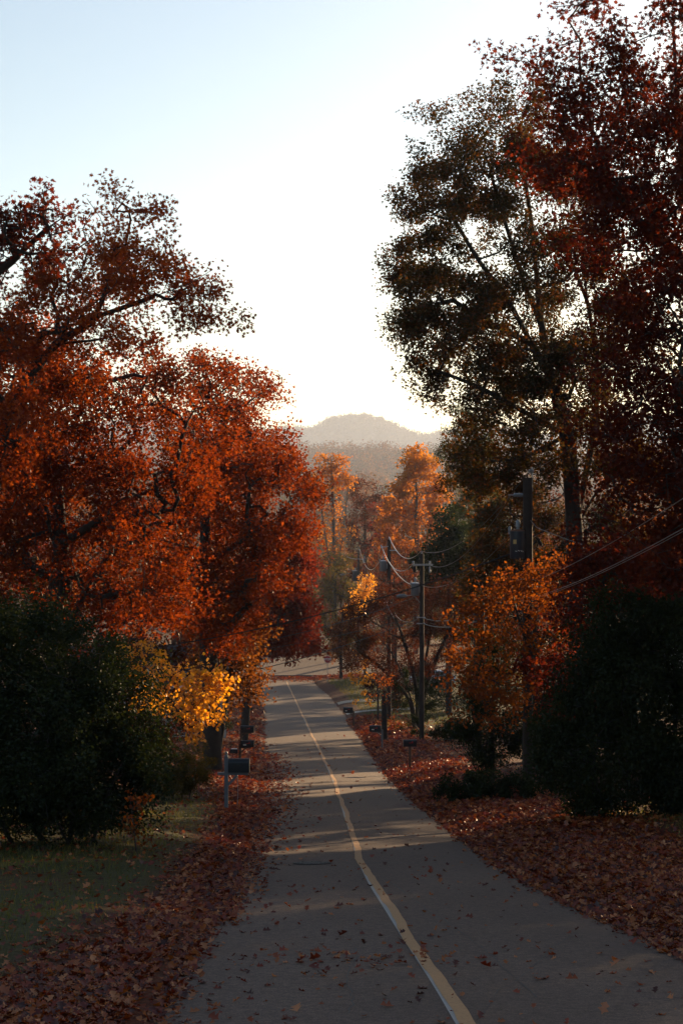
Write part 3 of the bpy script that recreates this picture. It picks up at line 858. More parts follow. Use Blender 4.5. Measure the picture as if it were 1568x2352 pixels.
make_tree('maple_tree', 'orange maple spilling leaves in front of the transformer pole', 'tree', f0,
          [[f0, at(1255, 1650, 51), at(1225, 1520, 50.5), at(1190, 1420, 50), at(1170, 1330, 50)],
           [at(1225, 1520, 50.5), at(1140, 1560, 49.5), at(1080, 1560, 49)],
           [at(1190, 1420, 50), at(1110, 1400, 49.5), at(1060, 1410, 49)],
           [at(1225, 1520, 50.5), at(1270, 1400, 51), at(1290, 1310, 51)]],
          [(1110, 1390, 65, 28), (1070, 1440, 35, 26), (1160, 1340, 60, 40), (1190, 1400, 70, 40), (1130, 1450, 60, 36), (1220, 1330, 50, 40), (1270, 1310, 55, 36), (1250, 1370, 60, 40), (1150, 1510, 70, 40), (1090, 1530, 50, 30), (1050, 1560, 38, 22), (1110, 1580, 46, 26), (1120, 1630, 36, 30), (1170, 1580, 60, 40), (1220, 1460, 60, 50), (1230, 1560, 60, 60), (1290, 1430, 50, 60), (1080, 1620, 24, 18, .6), (1190, 1650, 50, 30, .6)],
          50, 16, 'oval', ORG, 7500, .105, npts=700, base_r=.10, depth_R=2.0, spread=.13, tip_r=.005, maxseg=.6)
f0 = foot(955, 112)
make_tree('crape_myrtle', 'arching russet multi stemmed tree behind the middle utility pole', 'tree', f0,
          [[f0, at(945, 1610, 112), at(905, 1510, 111), at(850, 1440, 111)], [f0 + [.1, 0, 0], at(955, 1580, 112), at(930, 1480, 112), at(900, 1400, 112)],
           [f0 + [.2, .1, 0], at(965, 1580, 112), at(985, 1470, 113), at(990, 1390, 113)], [f0 + [-.1, .2, 0], at(935, 1600, 112), at(870, 1530, 112), at(815, 1490, 112)],
           [f0 + [.3, 0, 0], at(980, 1570, 112), at(1030, 1450, 112), at(1060, 1380, 112)]],
          [(830, 1410, 50, 40), (880, 1380, 60, 40), (940, 1370, 60, 40), (1000, 1370, 60, 40), (1055, 1370, 50, 50), (800, 1450, 35, 45), (850, 1470, 60, 40), (920, 1440, 70, 40), (990, 1440, 60, 40), (1050, 1440, 50, 40), (820, 1520, 40, 40), (890, 1530, 50, 40), (1020, 1500, 50, 40), (960, 1510, 50, 40)],
          112, 17, 'small', BROWN, 34000, .13, npts=900, base_r=.14, depth_R=2.6, spread=.22, tip_r=.012, bark=BARK, droop=.8)
f0 = foot(1130, 57)
make_tree('evergreen_shrub', 'black green conical shrub under the orange maple', 'shrub', f0,
          [[f0, at(1130, 1650, 57), at(1135, 1500, 57)]],
          [(1135, 1500, 30, 40), (1130, 1570, 50, 50), (1110, 1640, 60, 50), (1160, 1640, 50, 60), (1090, 1690, 40, 40), (1140, 1710, 70, 44), (1200, 1700, 50, 50)],
          57, 18, 'small', DARK, 26000, .085, npts=420, base_r=.09, depth_R=1.1, spread=.12, shell=.38)
f0 = foot(1440, 38)
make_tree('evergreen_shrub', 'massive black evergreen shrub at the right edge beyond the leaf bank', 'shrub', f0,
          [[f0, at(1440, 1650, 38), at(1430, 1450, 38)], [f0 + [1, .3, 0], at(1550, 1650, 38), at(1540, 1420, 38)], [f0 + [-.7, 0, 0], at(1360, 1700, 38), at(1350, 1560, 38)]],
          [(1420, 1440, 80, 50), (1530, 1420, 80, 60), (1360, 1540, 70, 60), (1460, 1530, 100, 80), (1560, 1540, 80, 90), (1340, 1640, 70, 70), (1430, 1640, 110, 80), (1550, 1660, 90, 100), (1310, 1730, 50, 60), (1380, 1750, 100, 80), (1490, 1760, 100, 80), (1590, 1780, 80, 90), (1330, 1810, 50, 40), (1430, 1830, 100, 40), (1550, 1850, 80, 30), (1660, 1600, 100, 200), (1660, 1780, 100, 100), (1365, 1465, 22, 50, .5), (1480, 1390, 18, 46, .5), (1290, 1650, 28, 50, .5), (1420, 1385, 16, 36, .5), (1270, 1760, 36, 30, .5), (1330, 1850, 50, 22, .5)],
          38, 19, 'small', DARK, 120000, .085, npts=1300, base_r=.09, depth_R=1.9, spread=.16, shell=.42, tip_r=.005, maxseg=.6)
f0 = foot(1400, 46)
make_tree('dogwood_tree', 'low dim red tree behind the black evergreen shrub', 'tree', f0,
          [[f0, at(1390, 1600, 46), at(1380, 1450, 46), at(1390, 1350, 46)]],
          [(1350, 1300, 60, 40), (1430, 1280, 70, 40), (1510, 1300, 70, 50), (1370, 1370, 70, 40), (1460, 1370, 80, 40), (1550, 1380, 60, 50), (1330, 1440, 60, 50), (1310, 1530, 50, 50), (1270, 1620, 50, 40), (1290, 1570, 40, 40)],
          46, 20, 'oval', MAROON, 12000, .11, npts=500, base_r=.12, depth_R=2.0, spread=.15)
for k, (px, d, cl, lab) in enumerate([
        (1035, 97, [(1035, 1680, 26, 24), (1020, 1690, 18, 16), (1050, 1690, 18, 16)], 'small round bush right of the middle utility pole'),
        (1130, 49, [(1100, 1815, 40, 16), (1150, 1812, 44, 18), (1190, 1810, 34, 18), (1075, 1825, 24, 12)], 'low dark shrub at the foot of the transformer pole'),
        (958, 103, [(945, 1580, 30, 44), (955, 1640, 22, 40), (985, 1620, 26, 50), (950, 1685, 20, 20)], 'thin dark bush pressed against the middle utility pole')]):
    f0 = foot(px, d)
    make_tree('round_bush', lab, 'bush', f0, [[f0, f0 + [0, 0, .35]], [f0, f0 + [.3, 0, .3]]], cl, d, 30 + k, 'small', DARK, 8000, .09, npts=200, base_r=.03, depth_R=.6, spread=.07, shell=.36, maxseg=.4, tip_r=.004)
f0 = foot(882, 100)
make_tree('sapling', 'dark stump like trunk with a few orange leaves behind a roadside mailbox', 'sapling', f0,
          [[f0, at(882, 1640, 100), at(880, 1595, 100)]], [(882, 1600, 16, 20), (876, 1570, 20, 20), (890, 1640, 10, 10, .6)], 100, 34, 'oval', ORG, 260, .12, npts=60, base_r=.05, depth_R=.5, spread=.08, stem_r=.2, tip_r=.006)
for px, d, cl, mt, lab in (
        (905, 138, [(880, 1560, 34, 44), (920, 1545, 40, 50), (960, 1570, 34, 44), (900, 1600, 40, 30), (850, 1570, 26, 36)], BROWN, 'russet thicket at the foot of the arching multi stemmed tree'),
        (1030, 132, [(1000, 1540, 40, 44), (1050, 1560, 44, 50), (1020, 1600, 50, 34), (1080, 1590, 40, 40), (985, 1590, 30, 34), (930, 1610, 30, 26), (1110, 1560, 40, 40)], DARK, 'dark unclipped shrub between the middle utility pole and the orange maple')):
    f0 = foot(px, d)
    make_tree('thicket', lab, 'shrub', f0, [[f0, f0 + [0, 0, 1.6]], [f0, f0 + [.9, .1, 1.5]], [f0, f0 + [-.9, 0, 1.5]]], cl, d, 50 + int(px), 'small', mt, 9000, .16, npts=300, base_r=.06, depth_R=1.4, spread=.2, tip_r=.008)
f0 = foot(1270, 66)
make_tree('thicket', 'near black holly thicket between the orange maple and the big right shrub', 'shrub', f0, [[f0, at(1270, 1600, 66), at(1265, 1500, 66)], [f0, at(1330, 1600, 66), at(1340, 1480, 66)]],
          [(1270, 1520, 50, 60, .7), (1330, 1480, 60, 60), (1270, 1640, 50, 60, .7), (1340, 1590, 60, 70), (1300, 1700, 70, 50), (1400, 1500, 60, 80), (1270, 1735, 50, 36)],
          66, 49, 'small', DARK, 20000, .12, npts=450, base_r=.08, depth_R=1.5, spread=.18, tip_r=.006)
f0 = foot(868, 122)
make_tree('birch_tree', 'slender tree hung with drooping yellow leaf strands near the far driveway', 'tree', f0,
          [[f0, at(866, 1560, 122), at(855, 1480, 122), at(840, 1440, 122)], [at(855, 1480, 122), at(825, 1480, 122), at(812, 1510, 122)]],
          [(838, 1520, 10, 30), (838, 1575, 8, 36), (845, 1610, 6, 16), (812, 1540, 10, 24), (826, 1560, 8, 30), (815, 1600, 6, 24, .7), (850, 1555, 8, 36)], 122, 35, 'oval', YEL, 420, .17, npts=140, base_r=.07, depth_R=.6, spread=.08, droop=1.5, tuft=.12)
f0 = foot(783, 184)
make_tree('locust_tree', 'small yellow leaved tree beside the stop sign', 'tree', f0,
          [[f0, at(783, 1520, 184), at(782, 1450, 184), at(790, 1400, 184)]],
          [(778, 1480, 22, 24), (770, 1505, 12, 20), (790, 1500, 16, 20), (797, 1410, 22, 16), (780, 1440, 24, 24), (800, 1440, 18, 18)], 184, 36, 'oval', GOLD, 1800, .26, npts=160, base_r=.12, depth_R=1.0, spread=.25, stem_r=.22)
f0 = foot(838, 168)
make_tree('locust_tree', 'bright yellow treetop showing between the two farther utility poles', 'tree', f0,
          [[f0, at(838, 1500, 168), at(838, 1380, 168), at(842, 1330, 168)]],
          [(842, 1335, 20, 14), (832, 1355, 20, 16), (820, 1375, 18, 16), (810, 1400, 24, 16), (850, 1370, 14, 14)], 168, 37, 'small', YEL, 1000, .28, npts=140, base_r=.14, depth_R=.9, spread=.16)

# ---- beyond the junction
f0 = foot(768, 225)
make_tree('tulip_tree', 'tall tulip tree with a yellow top and bare grey branches below', 'tree', f0,
          [[f0, at(768, 1350, 225), at(764, 1150, 225), at(760, 1050, 225)], [at(768, 1350, 225), at(790, 1200, 226), at(800, 1110, 226)], [at(768, 1350, 225), at(742, 1200, 224), at(738, 1110, 224)]],
          [(760, 1052, 26, 14), (742, 1072, 22, 16), (780, 1072, 24, 16), (762, 1085, 34, 18), (800, 1100, 16, 14), (733, 1100, 16, 18), (785, 1110, 28, 18), (755, 1120, 34, 18, .7), (760, 1170, 36, 30, .35), (745, 1220, 30, 40, .3), (785, 1220, 34, 40, .35), (765, 1290, 40, 40, .3)],
          225, 40, 'oval', TULIP, 4200, .26, npts=900, base_r=.32, depth_R=2.4, spread=.26, bark=BARKG, tip_r=.02, thr=.06,
          rnd_fn=lambda p, r: r)
f0 = foot(955, 212)
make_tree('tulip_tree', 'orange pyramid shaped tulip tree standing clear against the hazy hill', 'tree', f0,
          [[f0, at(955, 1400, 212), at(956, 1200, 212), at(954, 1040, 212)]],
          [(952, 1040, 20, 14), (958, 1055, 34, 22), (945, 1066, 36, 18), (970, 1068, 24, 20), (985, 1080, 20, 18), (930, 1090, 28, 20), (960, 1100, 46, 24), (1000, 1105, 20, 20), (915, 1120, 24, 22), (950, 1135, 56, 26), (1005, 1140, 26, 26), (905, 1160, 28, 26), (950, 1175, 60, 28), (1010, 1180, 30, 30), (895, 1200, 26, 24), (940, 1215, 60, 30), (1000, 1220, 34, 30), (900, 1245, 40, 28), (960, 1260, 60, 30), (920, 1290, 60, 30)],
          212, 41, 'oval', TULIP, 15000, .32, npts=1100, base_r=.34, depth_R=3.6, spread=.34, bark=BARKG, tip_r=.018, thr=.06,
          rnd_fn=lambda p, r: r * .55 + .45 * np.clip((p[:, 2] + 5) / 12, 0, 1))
FAR = [  # px, d, clumps, material, label, leaf size, count
    (838, 240, [(838, 1118, 24, 20), (820, 1150, 30, 26), (855, 1150, 28, 26), (835, 1190, 46, 28), (810, 1220, 36, 30), (865, 1220, 36, 30), (835, 1260, 50, 34), (840, 1310, 50, 30)], BROWN, 'russet tree standing between the two tulip trees', .27, 8400),
    (880, 232, [(885, 1175, 22, 26), (880, 1215, 30, 26), (870, 1255, 40, 28), (890, 1290, 46, 30), (880, 1330, 50, 30)], CRIM, 'red tree at the left foot of the orange pyramid tree', .26, 7000),
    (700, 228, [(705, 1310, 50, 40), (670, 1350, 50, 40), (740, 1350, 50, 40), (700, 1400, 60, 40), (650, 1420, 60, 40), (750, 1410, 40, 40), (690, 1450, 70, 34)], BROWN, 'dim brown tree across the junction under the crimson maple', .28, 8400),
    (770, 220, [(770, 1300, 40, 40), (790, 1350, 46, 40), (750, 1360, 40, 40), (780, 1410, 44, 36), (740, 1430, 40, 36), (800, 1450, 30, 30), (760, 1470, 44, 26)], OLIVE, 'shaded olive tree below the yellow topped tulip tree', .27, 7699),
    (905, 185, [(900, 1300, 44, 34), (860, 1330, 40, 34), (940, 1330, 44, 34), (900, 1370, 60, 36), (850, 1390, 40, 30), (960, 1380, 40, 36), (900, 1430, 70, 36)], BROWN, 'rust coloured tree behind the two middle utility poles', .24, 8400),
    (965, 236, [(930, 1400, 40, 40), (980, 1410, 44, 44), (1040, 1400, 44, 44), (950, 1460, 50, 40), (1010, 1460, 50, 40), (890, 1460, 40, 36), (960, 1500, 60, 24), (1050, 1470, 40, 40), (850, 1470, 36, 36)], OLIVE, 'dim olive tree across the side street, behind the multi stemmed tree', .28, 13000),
    (620, 240, [(600, 1330, 70, 50), (620, 1400, 70, 50), (590, 1450, 80, 50), (650, 1470, 50, 30)], CRIM, 'dull red tree across the junction, behind the left oaks', .28, 7000),
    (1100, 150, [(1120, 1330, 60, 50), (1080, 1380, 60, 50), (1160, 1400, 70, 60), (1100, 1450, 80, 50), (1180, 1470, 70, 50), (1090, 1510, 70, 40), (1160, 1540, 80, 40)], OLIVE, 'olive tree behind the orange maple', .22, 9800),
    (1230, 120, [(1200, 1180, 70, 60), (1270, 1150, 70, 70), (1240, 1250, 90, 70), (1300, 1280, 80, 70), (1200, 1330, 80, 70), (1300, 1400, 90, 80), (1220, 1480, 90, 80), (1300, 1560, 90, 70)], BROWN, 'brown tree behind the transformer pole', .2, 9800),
    (1450, 105, [(1420, 1080, 80, 70), (1500, 1120, 80, 70), (1440, 1190, 90, 70), (1540, 1240, 80, 80), (1400, 1280, 80, 70), (1480, 1330, 90, 70)], ORG, 'orange tree glimpsed far behind the maroon oak', .17, 10500),
    (1600, 90, [(1560, 1060, 90, 80), (1620, 1180, 110, 90), (1560, 1300, 80, 60), (1700, 1000, 110, 130), (1680, 850, 110, 110), (1620, 1380, 100, 70)], BROWN, 'red tree standing behind the house at the right edge', .16, 10500),
    (260, 105, [(180, 1130, 110, 80), (330, 1150, 110, 80), (250, 1240, 140, 90), (400, 1260, 110, 90), (120, 1280, 120, 100), (300, 1360, 150, 90), (450, 1380, 100, 80), (150, 1420, 130, 80), (380, 1460, 130, 70)], ORG, 'orange tree deep behind the left oaks', .2, 12600),
    (-40, 95, [(-60, 1050, 130, 110), (40, 1150, 120, 100), (-100, 1260, 140, 110), (30, 1320, 130, 100), (-60, 1450, 150, 100), (60, 1480, 120, 80)], CRIM, 'red tree deep behind the shrub at the left edge', .19, 10500),
    (480, 135, [(470, 1200, 70, 60), (540, 1230, 60, 50), (430, 1290, 80, 60), (530, 1310, 80, 60), (480, 1390, 100, 60), (570, 1410, 60, 50), (460, 1470, 100, 50), (560, 1490, 60, 40)], ORG, 'orange tree behind the fiery oak, far down the left side', .22, 10500),
]
for k, (px, d, cl, mt, lab, ls, nl) in enumerate(FAR):
    f0 = foot(px, d)
    ty = min(c[1] for c in cl)
    R_ = max(c[2] for c in cl) * d / F * 1.3
    make_tree('distant_tree', lab, 'tree', f0, [[f0, at(px, 1176 + (1176 - 1176), d) * 0 + (f0 + (at(px, ty + 20, d) - f0) * .5), at(px, ty + 20, d)]],
              cl, d, 60 + k, 'small' if d > 140 else 'oak_small', mt, nl, ls * 1.15, npts=420, base_r=.3, depth_R=R_, spread=ls * 1.3, tip_r=.014, thr=.06)

# woodland trees added right of the road, mostly unseen, to cast shade on the lane
SHADE = [  # x, d, height, radius, material, label
    (13, 47, 17, 4.5, BRONZE), (17, 58, 20, 5, RED), (24, 50, 19, 5, BRONZE), (20, 36, 18, 5, MAROON), (30, 64, 21, 6, BROWN), (15, 26, 15, 4, BRONZE),
    (40, 80, 21, 5, BRONZE), (16, 147, 14, 4.5, BROWN), (15.5, 159, 14, 4.5, RED), (15, 171, 14, 4.5, BROWN), (17.5, 182, 14, 4.5, BROWN), (20, 210, 15, 5, BROWN), (26.5, 211, 16, 5, RED), (13.5, 38, 15, 4.5, BRONZE), (26.5, 82, 15.5, 5, RED), (34, 96, 20, 6, BROWN), (46, 100, 22, 7, RED), (22, 112, 15, 4, ORG), (50, 128, 22, 7, BROWN), (36, 140, 20, 6, BRONZE), 
]
proto = {}
sides = ['woodland oak beyond the right edge of the frame, shading the lane']
rs = np.random.default_rng(77)
for k, (x, d, h, r, mt) in enumerate(SHADE):
    z0 = float(G(x, d)) - .05
    key = mt.name
    if key not in proto:
        rng = np.random.default_rng(200 + k)
        root = empty('woodland_tree', (x, d, z0))
        n = 420
        v = rng.normal(0, 1, (n, 3))
        v /= np.linalg.norm(v, axis=1, keepdims=True)
        v *= (rng.uniform(0, 1, n) ** .45)[:, None]
        pts = v * np.array([5, 5, 6.5]) + [0, 0, 12.5]
        pts = pts[(bumpy(pts[:, 0], pts[:, 1] + pts[:, 2], .55, k) > -.9)]
        P, par, R = grow(rng, [catmull([(0, 0, 0), (.2, 0, 5), (-.1, .2, 10), (0, 0, 16)], 6)], pts, .3, .1, .9, .34, .012)
        tubes('trunk', P, par, R, BARK, root)
        pos, nrm, dirv = leaves_on(rng, P, par, R, 21000, .32)
        leaf_mesh('crown', 'oak_small', pos, nrm, dirv, .22 * rng.uniform(.7, 1.2, len(pos)), mt, root, rng.uniform(0, 1, len(pos)))
        proto[key] = root
        o = root
    else:
        src = proto[key]
        o = src.copy()
        COL.objects.link(o)
        for ch in src.children:
            c = ch.copy()
            COL.objects.link(c)
            c.parent = o
    o.location = (x, d, z0)
    o.scale = (r / 5, r / 5, h / 19)
    o.rotation_euler = (0, 0, rs.uniform(0, 6.28))
    tag(o, 'tall woodland tree in the wood at the right, behind the nearer trees', 'tree', 'woodland trees on the right')

# ---- far wooded ridges
def far_wood(name, label, n, region, size, leafs, per, seed, zf, mat=FARLEAF):
    rng = np.random.default_rng(seed)
    xs_ = rng.uniform(region[0], region[1], n)
    ys_ = rng.uniform(region[2], region[3], n)
    zs = zf(xs_, ys_)
    s = size * rng.uniform(.6, 1.35, n)
    tone = rng.uniform(0, 1, n)
    idx = np.repeat(np.arange(n), per)
    m = len(idx)
    v = rng.normal(0, 1, (m, 3))
    v /= np.linalg.norm(v, axis=1, keepdims=True)
    v *= (rng.uniform(0, 1, m) ** .4)[:, None]
    v[:, 2] *= 1.25
    pos = np.stack([xs_, ys_, zs], 1)[idx] + v * s[idx][:, None] * .5 + np.array([0, 0, 1.0]) * s[idx][:, None] * .65
    nrm = v + rng.normal(0, .6, (m, 3)) + [0, 0, .3]
    o = leaf_mesh(name, 'small', pos, nrm, rng.normal(0, 1, (m, 3)), leafs * rng.uniform(.6, 1.3, m), mat, None, np.clip(tone[idx] * .8 + rng.uniform(0, .2, m), 0, 1))
    tag(o, label, 'forest', kind='stuff')
    return o


FARDARK = leaf_mat('far_dark_canopy', [(0.04, 0.028, 0.018), (0.055, 0.038, 0.022)], 0.3, (1.5, 1.4, 1.2), 0.0)
far_wood('valley_forest', 'hazy autumn woodland filling the valley beyond the tulip trees', 1500, (-190, 190, 300, 900), 9, 1.7, 80, 301, lambda x, y: G(x, y) - 1)
far_wood('ridge_forest', 'misty forest along the low ridge below the mountain', 2800, (-560, 560, 1500, 2330), 19, 3.4, 100, 302, lambda x, y: G(x, y) - 2)
mi = np.random.default_rng(5)


def mz(x, y):
    xi = np.clip(np.searchsorted(MX[0], x), 0, MX.shape[1] - 1)
    yi = np.clip(np.searchsorted(MY[:, 0], y), 0, MX.shape[0] - 1)
    return MZ[yi, xi] - 2.5


far_wood('mountain_forest', 'faint tree cover on the hazy mountain skyline', 9000, (-1050, 1050, 4250, 5040), 13, 6, 16, 303, mz, FARDARK)

# ------------------------------------------------------------------ fallen leaves and grass
def litter(name, label, xyw, size, seed, mat=LITTER, kind='litter', tilt=.3):
    rng = np.random.default_rng(seed)
    x, y = xyw
    n = len(x)
    onroad = (x > EL(y) - .2) & (x < ER(y))
    z = np.where(onroad, crown(x, y), G(x, y)) + 0.008 + np.where(onroad, 0, rng.uniform(0, .035, n))
    nrm = rng.normal(0, tilt, (n, 3)) + [0, 0, 1]
    o = leaf_mesh(name, kind, np.stack([x, y, z], 1), nrm, rng.normal(0, 1, (n, 3)), size(y) * np.clip(np.exp(rng.normal(-.12, .33, n)), .4, 1.6), mat, None, rng.uniform(0, 1, n))
    tag(o, label, 'fallen leaves', kind='stuff')


rl = np.random.default_rng(55)


def ydist(n, y0, y1, p):
    return (y0 ** (1 - p) + rl.uniform(0, 1, n) * (y1 ** (1 - p) - y0 ** (1 - p))) ** (1 / (1 - p))


n = 105000
y = ydist(n, 11, 130, 1.25)
s = np.abs(rl.normal(0, 1, n)) * (2.0 + .02 * y) + rl.normal(0, .18, n)
s = np.where(rl.uniform(0, 1, n) < .45, rl.uniform(-.1, 1, n) * (3.8 - .01 * y), s)
thin = np.clip(1.15 - np.clip((s - 2.6) / 2.2, 0, 1) * 1.0, .12, 1)
k = rl.uniform(0, 1, n) < thin
xr, yr = (ER(y) + s)[k], y[k]
n = 30000
y = ydist(n, 11, 150, 1.25)
wid = np.interp(y, [12, 14, 16, 19, 24, 28, 42, 50, 65, 150], [1.8, 1.3, .85, .55, .42, .42, .5, 1.1, 2.6, 4.0])
s = np.abs(rl.normal(0, .62, n)) * wid + rl.normal(0, .12, n)
s = np.where(rl.uniform(0, 1, n) < .16, rl.uniform(0, 1, n) ** 1.2 * 5, s)
xl, yl = EL(y) - s, y
n = 5200
y = ydist(n, 20, 90, 1.4)
xe, ye = EL(y) + np.abs(rl.normal(0, .5, n)) * np.interp(y, [20, 45, 70, 90], [.35, 1.1, 1.5, 1.0]), y
n = 5000
y = ydist(n, 14, 100, 1.5)
xe2, ye2 = ER(y) - np.abs(rl.normal(0, .16, n)), y
litter('fallen_leaves', 'carpet of russet fallen leaves along both verges', (np.concatenate([xr, xl, xe, xe2]), np.concatenate([yr, yl, ye, ye2])), lambda y: .056 + .0012 * y, 71)
# leaves lying on the carriageway
n = 950
y = ydist(n, 11.5, 110, 1.6)
f = rl.uniform(0, 1, n) ** np.where(rl.uniform(0, 1, n) < .7, 1.9, 1.0)
xx = EL(y) + f * (ER(y) - EL(y))
cl = rl.normal(0, 1, (110, 2)) * [.55, .45] + [0.05, 16.6]
litter('scattered_leaves', 'single brown leaves scattered over the asphalt', (np.concatenate([xx, cl[:, 0]]), np.concatenate([y, cl[:, 1]])), lambda y: .066 + .0008 * y, 72, tilt=.34)
# red drift before the junction
n = 5000
y = 189.3 - 8.3 * rl.uniform(0, 1, n) ** 1.4
xx = EL(y) - 1 + rl.uniform(0, 1, n) ** 1.15 * (ER(y) - EL(y) + 7)
k = (y > 184.5) | (rl.uniform(0, 1, n) < .25)
litter('leaf_drift', 'red leaves drifted across the end of the road at the junction', (xx[k], y[k]), lambda y: .2 + 0 * y, 73)
# lawn
n = 90000
y = ydist(n, 12, 58, 1.1)
s = rl.uniform(0, 1, n) ** .8 * 9 + .5
x = EL(y) - s
k = rl.uniform(0, 1, n) < np.clip((s - np.interp(y, [12, 15, 20, 28, 46, 58], [1.6, 1.0, .6, .3, .4, 2.0])) / 1.3, 0, 1) * np.clip((58 - y) / 6, 0, 1) * np.clip(bumpy(x, y, .8, 9) * .35 + .75, .15, 1)
x, y = x[k], y[k]
n2 = 16000
y2 = rl.uniform(20, 44, n2)
x2 = ER(y2) + 3.4 + rl.uniform(0, 1, n2) * 6
y3 = rl.uniform(112, 180, 6000)
x3 = ER(y3) + 1.2 + rl.uniform(0, 1, 6000) * 6
x, y = np.concatenate([x, x2, x3]), np.concatenate([y, y2, y3])
n = len(x)
dv = rl.normal(0, .45, (n, 3)) + [0, 0, 1]
o = leaf_mesh('grass', 'blade', np.stack([x, y, G(x, y) - .01], 1), rl.normal(0, 1, (n, 3)) * [1, 1, .2], dv, (.06 + .0012 * y) * rl.uniform(.5, 1.5, n), GRASS, None, np.clip(rl.uniform(0, 1, n) * .6 + .1 + .22 * bumpy(x, y, .45, 4), 0, 1))
tag(o, 'short lawn grass on the banks beside the road', 'grass', kind='stuff')


# ------------------------------------------------------------------ made things
class MB:
    """collects boxes, tubes and lathes into one mesh"""

    def __init__(s):
        s.bm = bmesh.new()

    def box(s, c, size, rot=None, bev=0.0):
        m = Matrix.Translation(Vector(c)) @ (rot.to_4x4() if rot else Matrix()) @ Matrix.Diagonal((*size, 1))
        r = bmesh.ops.create_cube(s.bm, size=1, matrix=m)
        if bev:
            e = list({e for v in r['verts'] for e in v.link_edges})
            bmesh.ops.bevel(s.bm, geom=e, offset=bev, segments=2, affect='EDGES', profile=.5)
        return s

    def cyl(s, a, b, r1, r2=None, seg=12):
        a, b = Vector(a), Vector(b)
        d = b - a
        m = Matrix.Translation((a + b) / 2) @ d.to_track_quat('Z', 'Y').to_matrix().to_4x4()
        bmesh.ops.create_cone(s.bm, cap_ends=True, segments=seg, radius1=r1, radius2=r1 if r2 is None else r2, depth=d.length, matrix=m)
        return s

    def lathe(s, prof, org=(0, 0, 0), axis='Z', seg=16):
        rows = []
        for r, h in prof:
            row = []
            for k in range(seg):
                a = 2 * math.pi * k / seg
                p = (r * math.cos(a), r * math.sin(a), h)
                if axis == 'X':
                    p = (h, r * math.cos(a), r * math.sin(a))
                if axis == 'Y':
                    p = (r * math.cos(a), h, r * math.sin(a))
                row.append(s.bm.verts.new(Vector(p) + Vector(org)))
            rows.append(row)
        for A, B in zip(rows, rows[1:]):
            for k in range(seg):
                s.bm.faces.new((A[k], A[(k + 1) % seg], B[(k + 1) % seg], B[k]))
        s.bm.faces.new(rows[0][::-1])
        s.bm.faces.new(rows[-1])
        return s

    def prism(s, outline, org, ex):
        """outline of (y,z) points pushed along x by ex, starting at org"""
        A = [s.bm.verts.new(Vector((org[0], org[1] + p[0], org[2] + p[1]))) for p in outline]
        B = [s.bm.verts.new(Vector((org[0] + ex, org[1] + p[0], org[2] + p[1]))) for p in outline]
        n = len(outline)
        for k in range(n):
            s.bm.faces.new((A[k], A[(k + 1) % n], B[(k + 1) % n], B[k]))
        s.bm.faces.new(A[::-1])
        s.bm.faces.new(B)
        return s

    def path(s, pts, r, seg=6):
        pts = [Vector(p) for p in pts]
        rows = []
        for i, p in enumerate(pts):
            d = (pts[min(i + 1, len(pts) - 1)] - pts[max(i - 1, 0)]).normalized()
            u = d.cross(Vector((.3, .2, .93))).normalized()
            v = d.cross(u)
            rows.append([s.bm.verts.new(p + r * (math.cos(2 * math.pi * k / seg) * u + math.sin(2 * math.pi * k / seg) * v)) for k in range(seg)])
        for A, B in zip(rows, rows[1:]):
            for k in range(seg):
                s.bm.faces.new((A[k], A[(k + 1) % seg], B[(k + 1) % seg], B[k]))
        s.bm.faces.new(rows[0][::-1])
        s.bm.faces.new(rows[-1])
        return s

    def build(s, name, mat, parent=None, smooth=False, loc=None):
        bmesh.ops.recalc_face_normals(s.bm, faces=s.bm.faces)
        me = bpy.data.meshes.new(name)
        s.bm.to_mesh(me)
        s.bm.free()
        me.materials.append(mat)
        if smooth:
            me.shade_smooth()
            me.set_sharp_from_angle(angle=math.radians(40))
        o = bpy.data.objects.new(name, me)
        link(o, parent)
        if loc is not None:
            o.location = loc
        return o


def arch(w, h, n=10):
    """mailbox end outline in (y,z): flat bottom, half-round top"""
    r = w / 2
    pts = [(-r, 0), (r, 0)]
    for k in range(n + 1):
        a = math.pi * k / n
        pts.append((r * math.cos(a), h - r + r * math.sin(a)))
    return pts


